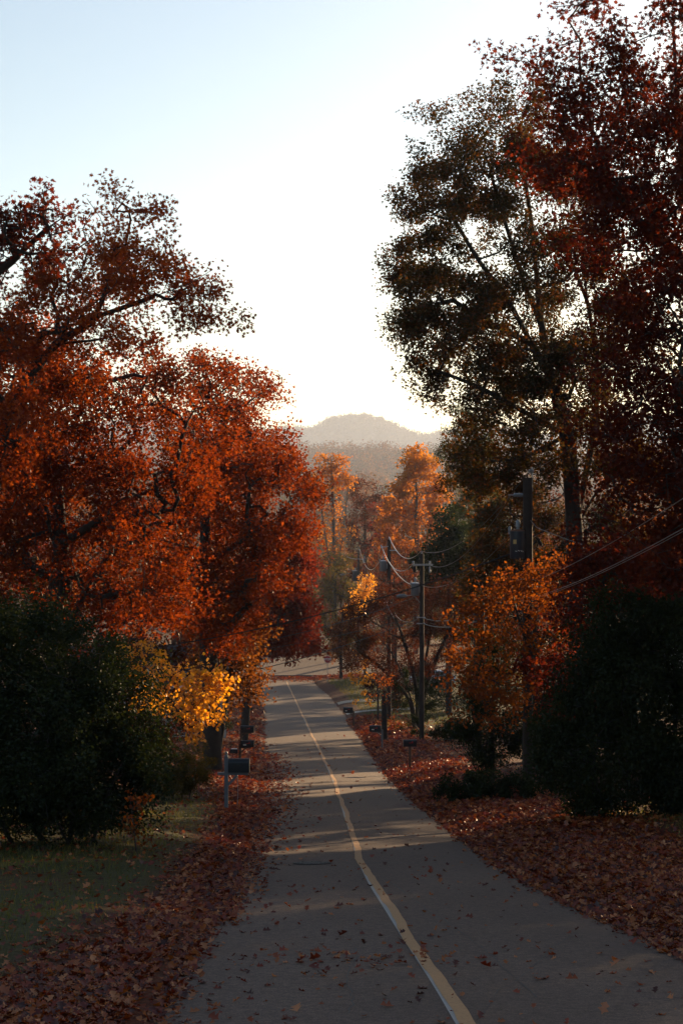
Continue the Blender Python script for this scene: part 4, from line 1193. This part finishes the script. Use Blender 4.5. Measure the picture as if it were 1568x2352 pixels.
def mailbox(px, d, label, side=1, post_mat=POSTW, H=1.05, L=.5, W=.19, Hb=.24, fancy=False, holder=False, rz=0.0, centred=False, plate=False, dx=0):
    """side=+1: the box reaches right of its post (over the road from the left bank); -1 the other way"""
    b = foot(px, d, dx)
    b[2] += .05
    t = empty('mailbox', b, label, 'mailbox', 'mailboxes along the road', rz)
    pw = .105 if fancy else .09
    top = H + Hb + .05 if fancy else (H - .01 if centred else H + .12)
    post = MB().box((0, 0, top / 2 - .1), (pw, pw, top + .2), bev=.006).build('post', post_mat, t)
    if fancy:
        MB().lathe([(.03, 0), (.06, .01), (.06, .03), (.03, .045), (.028, .06), (.045, .085), (.038, .115), (.008, .14)], (0, 0, top), seg=14).build('finial', post_mat, t, True)
        MB().box((side * (L * .32), 0, H - .045), (L * 1.3 + pw, pw * .9, .075), bev=.005).build('arm', post_mat, t)
        r = Matrix.Rotation(-side * math.radians(45), 3, 'Y')
        MB().box((side * .17, 0, H - .22), (.36, pw * .75, .06), r, .004).build('brace', post_mat, t)
    elif not centred:
        MB().box((side * L * .45, 0, H - .03), (L * .9, .08, .04), bev=.004).build('arm', post_mat, t)
        r = Matrix.Rotation(-side * math.radians(45), 3, 'Y')
        MB().box((side * .13, 0, H - .16), (.30, .05, .045), r, .003).build('brace', post_mat, t)
    x0 = -L / 2 if centred else (pw / 2 + .004 if side > 0 else -pw / 2 - .004 - L)
    box = MB().prism(arch(W, Hb), (x0, 0, H), L).build('box', BOXBLK, t, True)
    # door at the road end and rear rim
    xd = x0 + L if side > 0 else x0 - .012
    MB().prism(arch(W + .016, Hb + .01), (xd, 0, H - .004), .012).build('door', BOXBLK, t, True)
    fl = MB().box((x0 + L * .55, -W / 2 - .008, H + Hb * .55), (.17, .008, .02))
    fl.box((x0 + L * .55 + .06, -W / 2 - .008, H + Hb * .55 + .035), (.05, .008, .06))
    fl.build('flag', FLAGR if not fancy else BOXBLK, t)
    if plate:
        MB().box((x0 + L * .3, -W / 2 - .004, H + Hb * .35), (.13, .006, .06)).build('number_plate', PAPER, t)
    if holder:
        h = MB().prism(arch(.16, .16, 8), (-side * .08 - (.34 if side > 0 else 0), 0, H - .26), .34).build('newspaper_box', BOXBLK, t, True)
        MB().box((-side * .24, 0, H - .085), (.24, .17, .012)).build('newspaper_box_rim', TRIM, t)
    return t


mailbox(520, 46.2, 'large black mailbox on a grey post with finial and brace, nearest on the left', 1, PLASTW, 1.02, .56, .26, .37, fancy=True)
mailbox(551, 71, 'mailbox with number plate and newspaper tube, second along the left verge', 1, POSTW, .98, .53, .2, .27, holder=True, plate=True)
mailbox(553, 87, 'shadowed mailbox past the one with the newspaper tube on the left verge', 1, POSTW, 1.0, .62, .2, .36, fancy=False)
mailbox(562, 118, 'far dark mailbox half hidden under the orange gold tree', 1, POSTW, 1.05, .5)
mailbox(941, 72, 'single black mailbox on a thin post left of the middle utility pole', -1, POSTW, .95, .54, .2, .28, centred=True, rz=.08)
mailbox(877, 92, 'tilted mailbox in front of the stump like trunk on the right verge', -1, PLASTW, .98, .62, .22, .34, rz=-.1, plate=True)
mailbox(812, 122, 'far mailbox with pale plate by the driveway on the right', -1, POSTW, 1.0, .68, .26, .38, plate=True, rz=-.15)
# thin marker stake beside the near mailbox
b = foot(545, 47.5)
MB().path([(0, 0, 0), (.02, 0, .5), (.0, .01, 1.05), (-.06, .01, 1.17), (-.12, 0, 1.18)], .008).build('marker_stake', STEEL, None, loc=b)
tag(bpy.data.objects['marker_stake'], 'thin bent metal stake behind the near grey mailbox post', 'stake')

# manhole cover: ring, pattern and seat
b = at(716, 1987, 29.7)
b[2] = float(crown(b[0], b[1])) + .004
slope = math.atan(float(depth(30.2) - depth(29.2)))
mh = MB().lathe([(.33, 0), (.33, .012), (.285, .012), (.28, .004), (.275, .012), (.18, .014), (.175, .008), (.12, .008), (.115, .014), (.001, .014)], seg=40)
for k in range(8):
    a = k * math.pi / 4
    mh.box((.225 * math.cos(a), .225 * math.sin(a), .015), (.05, .018, .008), Matrix.Rotation(a, 3, 'Z'))
o = mh.build('manhole_cover', IRON, None, loc=b)
o.rotation_euler = (-slope, 0, 0)
tag(o, 'round iron manhole cover set in the left lane', 'manhole cover')


# ---- utility poles
def wire_pts(a, b, sag, n=24):
    a, b = np.array(a), np.array(b)
    t = np.linspace(0, 1, n)[:, None]
    p = a * (1 - t) + b * t
    p[:, 2] -= (4 * sag * t * (1 - t))[:, 0]
    return p


def insulator(mb, p, axis='Z', s=1.0):
    prof = [(.02 * s, 0), (.05 * s, .01 * s), (.025 * s, .035 * s), (.055 * s, .05 * s), (.03 * s, .075 * s), (.05 * s, .09 * s), (.02 * s, .12 * s)]
    mb.lathe(prof, p, axis, 10)


def transformer(t, c, r, h, mat, lidmat=None, tag_=False):
    """can hung beside the pole; c = bottom centre in the pole's frame"""
    x, y, z = c
    can = MB().lathe([(r * .92, 0), (r, .03), (r, h * .93), (r * 1.04, h * .94), (r * 1.04, h)], c, seg=20).build('transformer', mat, t, True)
    MB().lathe([(r * 1.02, 0), (r * .95, .03), (.02, .07)], (x, y, z + h + .002), seg=20).build('lid', lidmat or mat, can, True)
    b1 = MB().lathe([(.05, 0), (.05, .06), (.075, .07), (.075, .22), (.06, .26), (.015, .3)], (x + .02, y, z + h + .06), seg=12).build('bushing', PORC, can, True)
    b2 = MB()
    b2.lathe([(.04 + .012 * (k % 2), .02 * k) for k in range(14)], (x - r - .0, y - .02, z + h - .1), seg=12)
    b2.build('bushing', PORC, can, True)
    MB().box((x + (r + .05) * (1 if x < 0 else -1) * .9, y, z + h * .5), (.12, .07, h * .5)).build('bracket', STEEL, can)
    if tag_:
        MB().box((x - r * .42, y - r * .93, z + h * .62), (.1, .012, .13), Matrix.Rotation(-.45, 3, 'Z')).build('warning_tag', TAGY, can)
        mk = MB()
        for dx, tl in ((-.06, -.25), (.02, -.4), (.1, -.7), (.16, -.7)):
            ang = dx / r
            mk.box((x + math.sin(ang) * (r + .003), y - math.cos(ang) * (r + .003), z + h * .3 - abs(dx - .04) * .2), (.06, .006, .02), Matrix.Rotation(ang, 3, 'Z') @ Matrix.Rotation(-tl, 3, 'Y'))
        mk.build('number_marking', PAPER, can)
    return can


def pole(px, d, ytop, label, r0=.16, r1=.11, dx=0):
    b = foot(px, d, dx)
    zt = -(ytop - 1176) * d / F
    h = zt - b[2]
    t = empty('utility_pole', b, label, 'utility pole', 'wooden utility poles on the right of the road')
    sh = MB()
    rings = 14
    prof = [(r0 + (r1 - r0) * k / rings, -.3 + (h + .3) * k / rings) for k in range(rings + 1)]
    sh.lathe(prof, seg=14)
    sh.build('shaft', POLEW, t, True)
    return t, b, h


def zz(b, py, d): return -(py - 1176) * d / F - b[2]


# pole A: near transformer pole
dA = 53
tA, bA, hA = pole(1211, dA, 1097, 'near wooden utility pole with a dark transformer, rising before the bronze oak', .165, .15)
m = MB()
m.box((.14, 0, hA - .05), (.035, .03, .75)).build('pole_top_bracket', STEEL, tA)
m = MB()
insulator(m, (.02, 0, hA + .2), 'X', 1.5)
m.build('insulator', PORC, tA, True)
m = MB()
m.lathe([(.05 + .022 * (k % 2), -.44 + .022 * k) for k in range(14)], (0, 0, zz(bA, 1137, dA)), 'X', 12)
m.build('insulator', PORC, tA, True)
MB().cyl((-.14, 0, zz(bA, 1137, dA)), (-.1, 0, zz(bA, 1137, dA)), .05).build('insulator_base', STEEL, tA)
MB().cyl((-.6, 0, zz(bA, 1137, dA)), (-.44, 0, zz(bA, 1137, dA)), .018).build('insulator_pin', STEEL, tA)
transformer(tA, (-.22 - .11, -.08, zz(bA, 1283, dA)), .235, .85, TRANSF, RUST, True)
for zpy in (1330, 1372):
    m = MB()
    m.box((.0, 0, zz(bA, zpy, dA)), (.36, .36, .03))
    m.cyl((-.25, -.1, zz(bA, zpy, dA)), (.25, -.1, zz(bA, zpy, dA)), .018)
    m.build('cable_clamp', STEEL, tA)


def lamp(t, x0, z0, reach, rise):
    arm = MB().path([(x0, 0, z0), (x0 - reach * .3, -.02, z0 + rise * .75), (x0 - reach * .65, -.04, z0 + rise), (x0 - reach, -.06, z0 + rise * .95)], .028).build('lamp_arm', STEEL, t)
    h = MB().lathe([(.02, 0), (.07, .05), (.11, .2), (.12, .42), (.08, .58), (.02, .64)], (x0 - reach - .6, -.06, z0 + rise * .9), 'X', 12)
    o = h.build('lamp_head', TRANSL, t, True)
    MB().cyl((x0 - reach - .15, -.06, z0 + rise * .9 + .11), (x0 - reach - .15, -.06, z0 + rise * .9 + .2), .04).build('photocell', CABLE, o)


# pole B: middle
dB = 98
tB, bB, hB = pole(968, dB, 1272, 'middle wooden utility pole with grey transformer and street lamp', .15, .12)
m = MB()
insulator(m, (0, 0, hB), 'Z', 1.3)
m.build('insulator', PORC, tB, True)
za = zz(bB, 1297, dB)
MB().box((.05, -.15, za), (1.15, .1, .1)).build('crossarm', STEEL, tB)
for dx in (-.5, .45):
    m = MB()
    insulator(m, (dx, -.15, za + .05), 'Z', 1.4)
    m.build('insulator', PORC, tB, True)
m = MB()
m.lathe([(.05, 0), (.07, .03), (.05, .06), (.07, .09), (.05, .12), (.06, .32), (.02, .36)], (.45, -.15, za - .45), seg=10)
m.build('fuse_cutout', PORC, tB, True)
m = MB()
m.lathe([(.09, 0), (.11, .05), (.11, .32), (.05, .36)], (-.42, -.15, za - .42), seg=12)
m.build('surge_arrester', CABLE, tB, True)
transformer(tB, (-.38, -.02, zz(bB, 1368, dB)), .24, .7, TRANSL, STEEL)
lamp(tB, -.12, zz(bB, 1384, dB), .75, .42)
for py in (1418, 1432):
    MB().cyl((-.3, -.12, zz(bB, py, dB)), (.2, -.12, zz(bB, py, dB)), .03).build('cable_clamp', STEEL, tB)
# pole C
dC = 122
tC, bC, hC = pole(893, dC, 1239, 'tall brown utility pole left of the middle one, can on its left side', .17, .13)
m = MB()
insulator(m, (.05, 0, hC), 'Z', 1.3)
m.build('insulator', PORC, tC, True)
za = zz(bC, 1256, dC)
MB().box((-.33, -.14, za), (.55, .07, .07), Matrix.Rotation(-.15, 3, 'Y')).box((.28, -.14, za - .25), (.5, .07, .07)).build('crossarm', STEEL, tC)
m = MB()
insulator(m, (-.56, -.14, za - .02), 'Z', 1.4)
m.build('insulator', PORC, tC, True)
transformer(tC, (-.42, 0, zz(bC, 1312, dC)), .25, .72, TRANSL, STEEL)
for py in (1376, 1384):
    MB().cyl((-.35, -.12, zz(bC, py, dC)), (.2, -.12, zz(bC, py, dC)), .035).build('cable_clamp', STEEL, tC)
# pole D
dD = 206
tD, bD, hD = pole(823, dD, 1264, 'far utility pole with blue grey transformer beside the junction', .16, .12)
m = MB()
insulator(m, (.05, 0, hD), 'Z', 1.6)
m.build('insulator', PORC, tD, True)
za = zz(bD, 1282, dD)
MB().path([(-1.4, -.1, za + .16), (-1.0, -.1, za + .02), (-.4, -.1, za - .1), (.6, -.1, za - .12)], .05).build('crossarm', STEEL, tD)
m = MB()
m.lathe([(.06, 0), (.09, .06), (.06, .12), (.09, .18), (.06, .24), (.08, .55), (.03, .6)], (.72, -.1, za - .35), seg=10)
m.build('fuse_cutout', PORC, tD, True)
transformer(tD, (-.42, 0, zz(bD, 1335, dD)), .3, 1.25, TRANSF, STEEL)
lamp(tD, -.12, zz(bD, 1342, dD), 1.5, 1.3)
# pole E: far across the junction
dE = 246
tE, bE, hE = pole(783, dE, 1302, 'farthest utility pole, its crossarm showing over the dark trees', .16, .12)
za = zz(bE, 1309, dE)
MB().box((0, -.14, za), (2.5, .11, .11)).build('crossarm', STEEL, tE)
for dx in (-1.15, 1.0):
    m = MB()
    m.lathe([(.05, 0), (.1, .08), (.06, .16), (.1, .24), (.06, .32), (.07, .5), (.02, .55)], (dx, -.14, za + .06), seg=10)
    m.build('insulator', PORC, tE, True)
MB().path([(-1.15, -.14, za - .1), (-.9, -.2, za - .45), (-.4, -.2, za - .5), (0, -.2, za - .4)], .04).build('jumper', CABLE, tE)


def wire(a, b, sag, r, mat, label, group='overhead wires'):
    pts = wire_pts(a, b, sag)
    o = MB().path(pts - np.array(a), r, 5).build('overhead_wire', mat, None, True, loc=a)
    tag(o, label, 'wire', group)


W = lambda px, py, d: at(px, py, d)
wire(W(893, 1233, dC), W(966, 1266, dB), .9, .022, CABLEA, 'bright sagging wire joining the tops of the two middle poles')
wire(W(875, 1252, dC), W(947, 1296, dB), 1.0, .026, CABLEA, 'bright sagging wire between the side arms of the two middle poles')
wire(W(893, 1290, dC), W(955, 1346, dB), .35, .026, CABLEA, 'bright wire running down to the middle pole transformer')
wire(W(888, 1376, dC), W(960, 1419, dB), .8, .026, CABLEA, 'upper low cable between the two middle poles')
wire(W(885, 1380, dC), W(960, 1430, dB), .9, .02, CABLE, 'lower low cable between the two middle poles')
wire(W(893, 1233, dC), W(826, 1262, dD), 2.4, .022, CABLEA, 'thin wire from the tall brown pole top to the junction pole top')
wire(W(875, 1253, dC), W(836, 1284, dD), 2.0, .02, CABLE, 'thin wire from the tall brown pole arm to the junction pole arm')
wire(W(836, 1305, dD), W(885, 1300, dC), 1.6, .018, CABLE, 'slack service wire beside the junction pole')
wire(W(968, 1266, dB), W(1214, 1082, dA), .9, .014, CABLE, 'thin top wire from the middle pole up to the near transformer pole')
wire(W(982, 1296, dB), W(1172, 1137, dA), .9, .014, CABLE, 'thin wire from the middle pole crossarm to the ribbed insulator')
wire(W(968, 1345, dB), W(1205, 1190, dA), .8, .014, CABLE, 'faint wire from the middle pole transformer to the near pole')
wire(W(970, 1419, dB), W(1205, 1345, dA), .55, .022, CABLE, 'upper low cable from the middle pole to the near pole')
wire(W(970, 1432, dB), W(1205, 1375, dA), .5, .022, CABLE, 'lower low cable from the middle pole to the near pole')
wire(W(1216, 1338, dA), W(2156, 735, 14), .25, .0085, CABLEA, 'upper bright cable climbing from the near pole to the right edge')
wire(W(1216, 1374, dA), W(2156, 860, 14), .25, .0085, CABLEA, 'upper strand of the twin bright cable at the right edge')
wire(W(1216, 1377, dA), W(2156, 872, 14), .25, .006, CABLEA, 'lower strand of the twin bright cable at the right edge')
wire(W(1216, 1082, dA), W(2156, 330, 14), .3, .006, CABLE, 'thin top wire from the near pole rising through the maroon oak')
wire(W(1213, 1190, dA), W(1232, 1212, dA - .5), .0, .012, CABLEA, 'short slanting tie wire right of the near pole')
wire(W(1232, 1212, dA - .5), W(1700, 1325, 48), .25, .014, CABLEA, 'pale service wire crossing in front of the oak trunk')
wire(W(1190, 1265, dA), W(-300, 1500, 60), 1.3, .022, CABLE, 'heavy black service wire crossing over the road from the transformer')
wire(W(958, 1421, dB), W(-200, 1590, 80), 1.6, .024, CABLE, 'lowest black service wire crossing the road from the middle pole')
wire(W(955, 1371, dB), W(100, 1500, 92), 1.2, .02, CABLE, 'middle black service wire crossing the road below the street lamp')
wire(W(958, 1416, dB), W(100, 1530, 92), .7, .014, CABLE, 'thin black service wire just above the lowest one')
wire(W(870, 1246, dC), W(500, 1240, 150), 1.0, .014, CABLE, 'hair thin wire leaving the tall brown pole toward the left oaks')
wire(W(770, 1305, dE), W(560, 1290, 230), .8, .022, CABLE, 'thin upper wire left of the farthest pole')
wire(W(770, 1309, dE), W(560, 1310, 230), .8, .022, CABLE, 'thin lower wire left of the farthest pole')

# ---- stop sign
dS = 178
b = foot(752, dS)
b[2] += .05
zc = -(1514.5 - 1176) * dS / F - b[2]
t = empty('stop_sign', b, 'red octagonal stop sign on a thin post at the junction', 'road sign', rz=0)
MB().box((0, .03, (zc + .42) / 2 - .1), (.06, .05, zc + .62)).build('post', STEEL, t)
R8 = .40


def octagon(r, y, th):
    mb = MB()
    vs = [mb.bm.verts.new((r * math.cos(math.pi / 8 + k * math.pi / 4), y, zc + r * math.sin(math.pi / 8 + k * math.pi / 4))) for k in range(8)]
    vb = [mb.bm.verts.new((v.co.x, y + th, v.co.z)) for v in vs]
    mb.bm.faces.new(vs)
    mb.bm.faces.new(vb[::-1])
    for k in range(8):
        mb.bm.faces.new((vs[k], vb[k], vb[(k + 1) % 8], vs[(k + 1) % 8]))
    return mb


octagon(R8, -.004, .006).build('border', SIGNW, t)
pl = octagon(R8 * .94, -.012, .006).build('sign_plate', SIGNR, t)
cu = bpy.data.curves.new('lettering', 'FONT')
cu.body = 'STOP'
cu.align_x = 'CENTER'
cu.align_y = 'CENTER'
cu.size = .30
cu.extrude = .002
cu.offset = .006
cu.materials.append(SIGNW)
tmp = bpy.data.objects.new('lettering_outline', cu)
lm = bpy.data.meshes.new_from_object(tmp)
bpy.data.objects.remove(tmp)
lo = bpy.data.objects.new('lettering', lm)
link(lo, pl)
lo.location = (0, -.016, zc)
lo.rotation_euler = (math.pi / 2, 0, 0)

# ---- parked car by the side street
b = foot(992, 170)
b[2] += .05
car = empty('parked_car', b, 'pale silver parked car mostly hidden behind the middle pole and bushes', 'car', rz=.12)


def loft(mb, rows):
    R_ = [[mb.bm.verts.new(p) for p in r] for r in rows]
    n = len(rows[0])
    for A, B in zip(R_, R_[1:]):
        for k in range(n - 1):
            mb.bm.faces.new((A[k], A[k + 1], B[k + 1], B[k]))
        mb.bm.faces.new((A[n - 1], A[0], B[0], B[n - 1]))
    mb.bm.faces.new(R_[0][::-1])
    mb.bm.faces.new(R_[-1])


def sec(x, w, z0, z1):
    return [(x, -w * .94, z0), (x, w * .94, z0), (x, w, z0 + .25 * (z1 - z0)), (x, w * .97, z0 + .75 * (z1 - z0)), (x, w * .8, z1), (x, -w * .8, z1), (x, -w * .97, z0 + .75 * (z1 - z0)), (x, -w, z0 + .25 * (z1 - z0))]


mb = MB()
loft(mb, [sec(-2.25, .72, .42, .74), sec(-2.15, .84, .3, .86), sec(-1.4, .9, .25, .95), sec(0, .9, .25, .98), sec(1.3, .9, .25, 1.0), sec(2.1, .86, .28, .98), sec(2.25, .76, .4, .9)])
body = mb.build('body', CARP, car, True)
mb = MB()
loft(mb, [sec(-1.15, .78, .95, 1.0), sec(-.5, .72, .95, 1.42), sec(.1, .72, .95, 1.47), sec(.9, .7, .95, 1.43), sec(1.6, .74, .96, 1.02)])
mb.build('cabin', CARP, car, True)
for s_ in (-1, 1):
    for wx in (-.25, .62):
        MB().box((wx, s_ * .755, 1.18), (.75, .02, .3), Matrix.Rotation(-s_ * .12, 3, 'X')).build('window', GLASS, car)
MB().box((-.86, 0, 1.2), (.02, 1.25, .5), Matrix.Rotation(.98, 3, 'Y')).build('windscreen', GLASS, car)
MB().box((1.3, 0, 1.22), (.02, 1.2, .46), Matrix.Rotation(-1.02, 3, 'Y')).build('rear_window', GLASS, car)
for x in (-1.4, 1.35):
    for s_ in (-1, 1):
        w = MB().lathe([(.2, -.1), (.31, -.1), (.325, -.06), (.325, .06), (.31, .1), (.2, .1)], (x, s_ * .83, .325), 'Y', 20).build('wheel', RUBBER, car, True)
        MB().lathe([(.05, -.105), (.2, -.1), (.2, .1), (.05, .105)], (x, s_ * .83, .325), 'Y', 12).build('rim', STEEL, w, True)
for s_ in (-1, 1):
    MB().box((-2.2, s_ * .55, .7), (.08, .32, .13), bev=.02).build('headlight', PORC, car)
    MB().box((2.2, s_ * .6, .78), (.08, .26, .14), bev=.02).build('tail_light', FLAGR, car)


# ---- houses hidden in the trees
def house(x, d, w, l, h, label, rz=0.0, lift=0.0):
    z0 = float(G(x, d)) + lift
    t = empty('house', (x, d, z0), label, 'house', rz=rz)
    MB().box((0, 0, h / 2 - .4), (w, l, h + .8)).build('wall', SIDING, t)
    rf = MB()
    ov = .4
    o_ = [(-l / 2 - ov, h - .02), (l / 2 + ov, h - .02), (l / 2 + ov, h + .12), (0, h + l * .32), (-l / 2 - ov, h + .12)]
    rf.prism(o_, (-w / 2 - ov, 0, 0), w + 2 * ov)
    roof = rf.build('roof', ROOFM, t)
    MB().box((w * .2, l * .12, h + l * .32), (.6, .6, 1.4)).build('chimney', POSTW, roof)
    MB().box((0, -l / 2 - ov - .07, h + .05), (w + 2 * ov, .12, .13), bev=.01).build('gutter', TRIM, t)
    for k in range(3):
        xx = (-.34 + .34 * k) * w
        if k == 1:
            dr = MB().box((xx, -l / 2 - .02, 1.02), (.95, .06, 2.05)).build('door', POSTW, t)
            MB().lathe([(.03, 0), (.03, .05)], (xx + .36, -l / 2 - .1, 1.0), 'Y', 8).build('handle', STEEL, dr, True)
            continue
        wn = MB().box((xx, -l / 2 - .012, 1.5), (1.1, .03, 1.3)).build('window', GLASS, t)
        fr = MB()
        for dx in (-.58, 0, .58):
            fr.box((xx + dx, -l / 2 - .035, 1.5), (.07, .06, 1.4))
        for dz in (-.68, .02, .68):
            fr.box((xx, -l / 2 - .037, 1.5 + dz), (1.24, .055, .07))
        fr.build('frame', TRIM, wn)
    return t


house(20.2, 76, 11, 8, 3.0, 'dark house with a pale gutter, hidden behind the shrubs at the right', -.05, 2.7)
house(-11.8, 104, 9, 7, 3.0, 'pale house barely glimpsed through the orange trees at the left', .15, .2)

# ------------------------------------------------------------------ haze
V = []
X0, X1, Y0, Y1, Z0, Z1 = -2600, 2600, -60, 6300, -180, 330
haze = MB().box(((X0 + X1) / 2, (Y0 + Y1) / 2, (Z0 + Z1) / 2), (X1 - X0, Y1 - Y0, Z1 - Z0))
hm, nt, out = nmat('haze_air')
pv = nt.nodes.new('ShaderNodeVolumePrincipled')
pv.inputs['Color'].default_value = (0.67, 0.78, 1.0, 1)
pv.inputs['Density'].default_value = 0.000112
pv.inputs['Anisotropy'].default_value = 0.3
nt.links.new(pv.outputs[0], out.inputs['Volume'])
hz = haze.build('haze', hm)
tag(hz, 'pale evening haze in the valley air', 'haze', kind='stuff')

# ------------------------------------------------------------------ light, sky, camera
w = bpy.data.worlds.new('World')
SC.world = w
w.use_nodes = True
nt = w.node_tree
bg = nt.nodes['Background']
sky = nt.nodes.new('ShaderNodeTexSky')
sky.sky_type = 'NISHITA'
sky.sun_disc = False
sky.sun_elevation = SUN_EL
sky.sun_rotation = SUN_AZ
sky.air_density = 1.0
sky.dust_density = 0.8
sky.ozone_density = 1.1
nt.links.new(sky.outputs[0], bg.inputs[0])
bg.inputs[1].default_value = 0.071

sl = bpy.data.lights.new('sun', 'SUN')
sl.energy = 5.0
sl.angle = math.radians(.55)
sl.color = (1, .69, .38)
so = bpy.data.objects.new('sun', sl)
link(so)
so.rotation_euler = Vector(SUN_DIR).to_track_quat('Z', 'Y').to_euler()

cam = bpy.data.cameras.new('camera')
cam.sensor_fit = 'VERTICAL'
cam.sensor_height = 36
cam.lens = 60
cam.clip_end = 20000
cam.clip_start = .1
co = bpy.data.objects.new('camera', cam)
link(co)
co.rotation_euler = (math.pi / 2, 0, 0)
SC.camera = co

vs = SC.view_settings
vs.view_transform = 'Standard'
vs.look = 'None'
vs.gamma = 1
vs.exposure = 1.45
cy = SC.cycles
cy.max_bounces = 7
cy.diffuse_bounces = 3
cy.glossy_bounces = 2
cy.transmission_bounces = 5
cy.volume_bounces = 1
cy.sample_clamp_indirect = 4
cy.sample_clamp_direct = 0
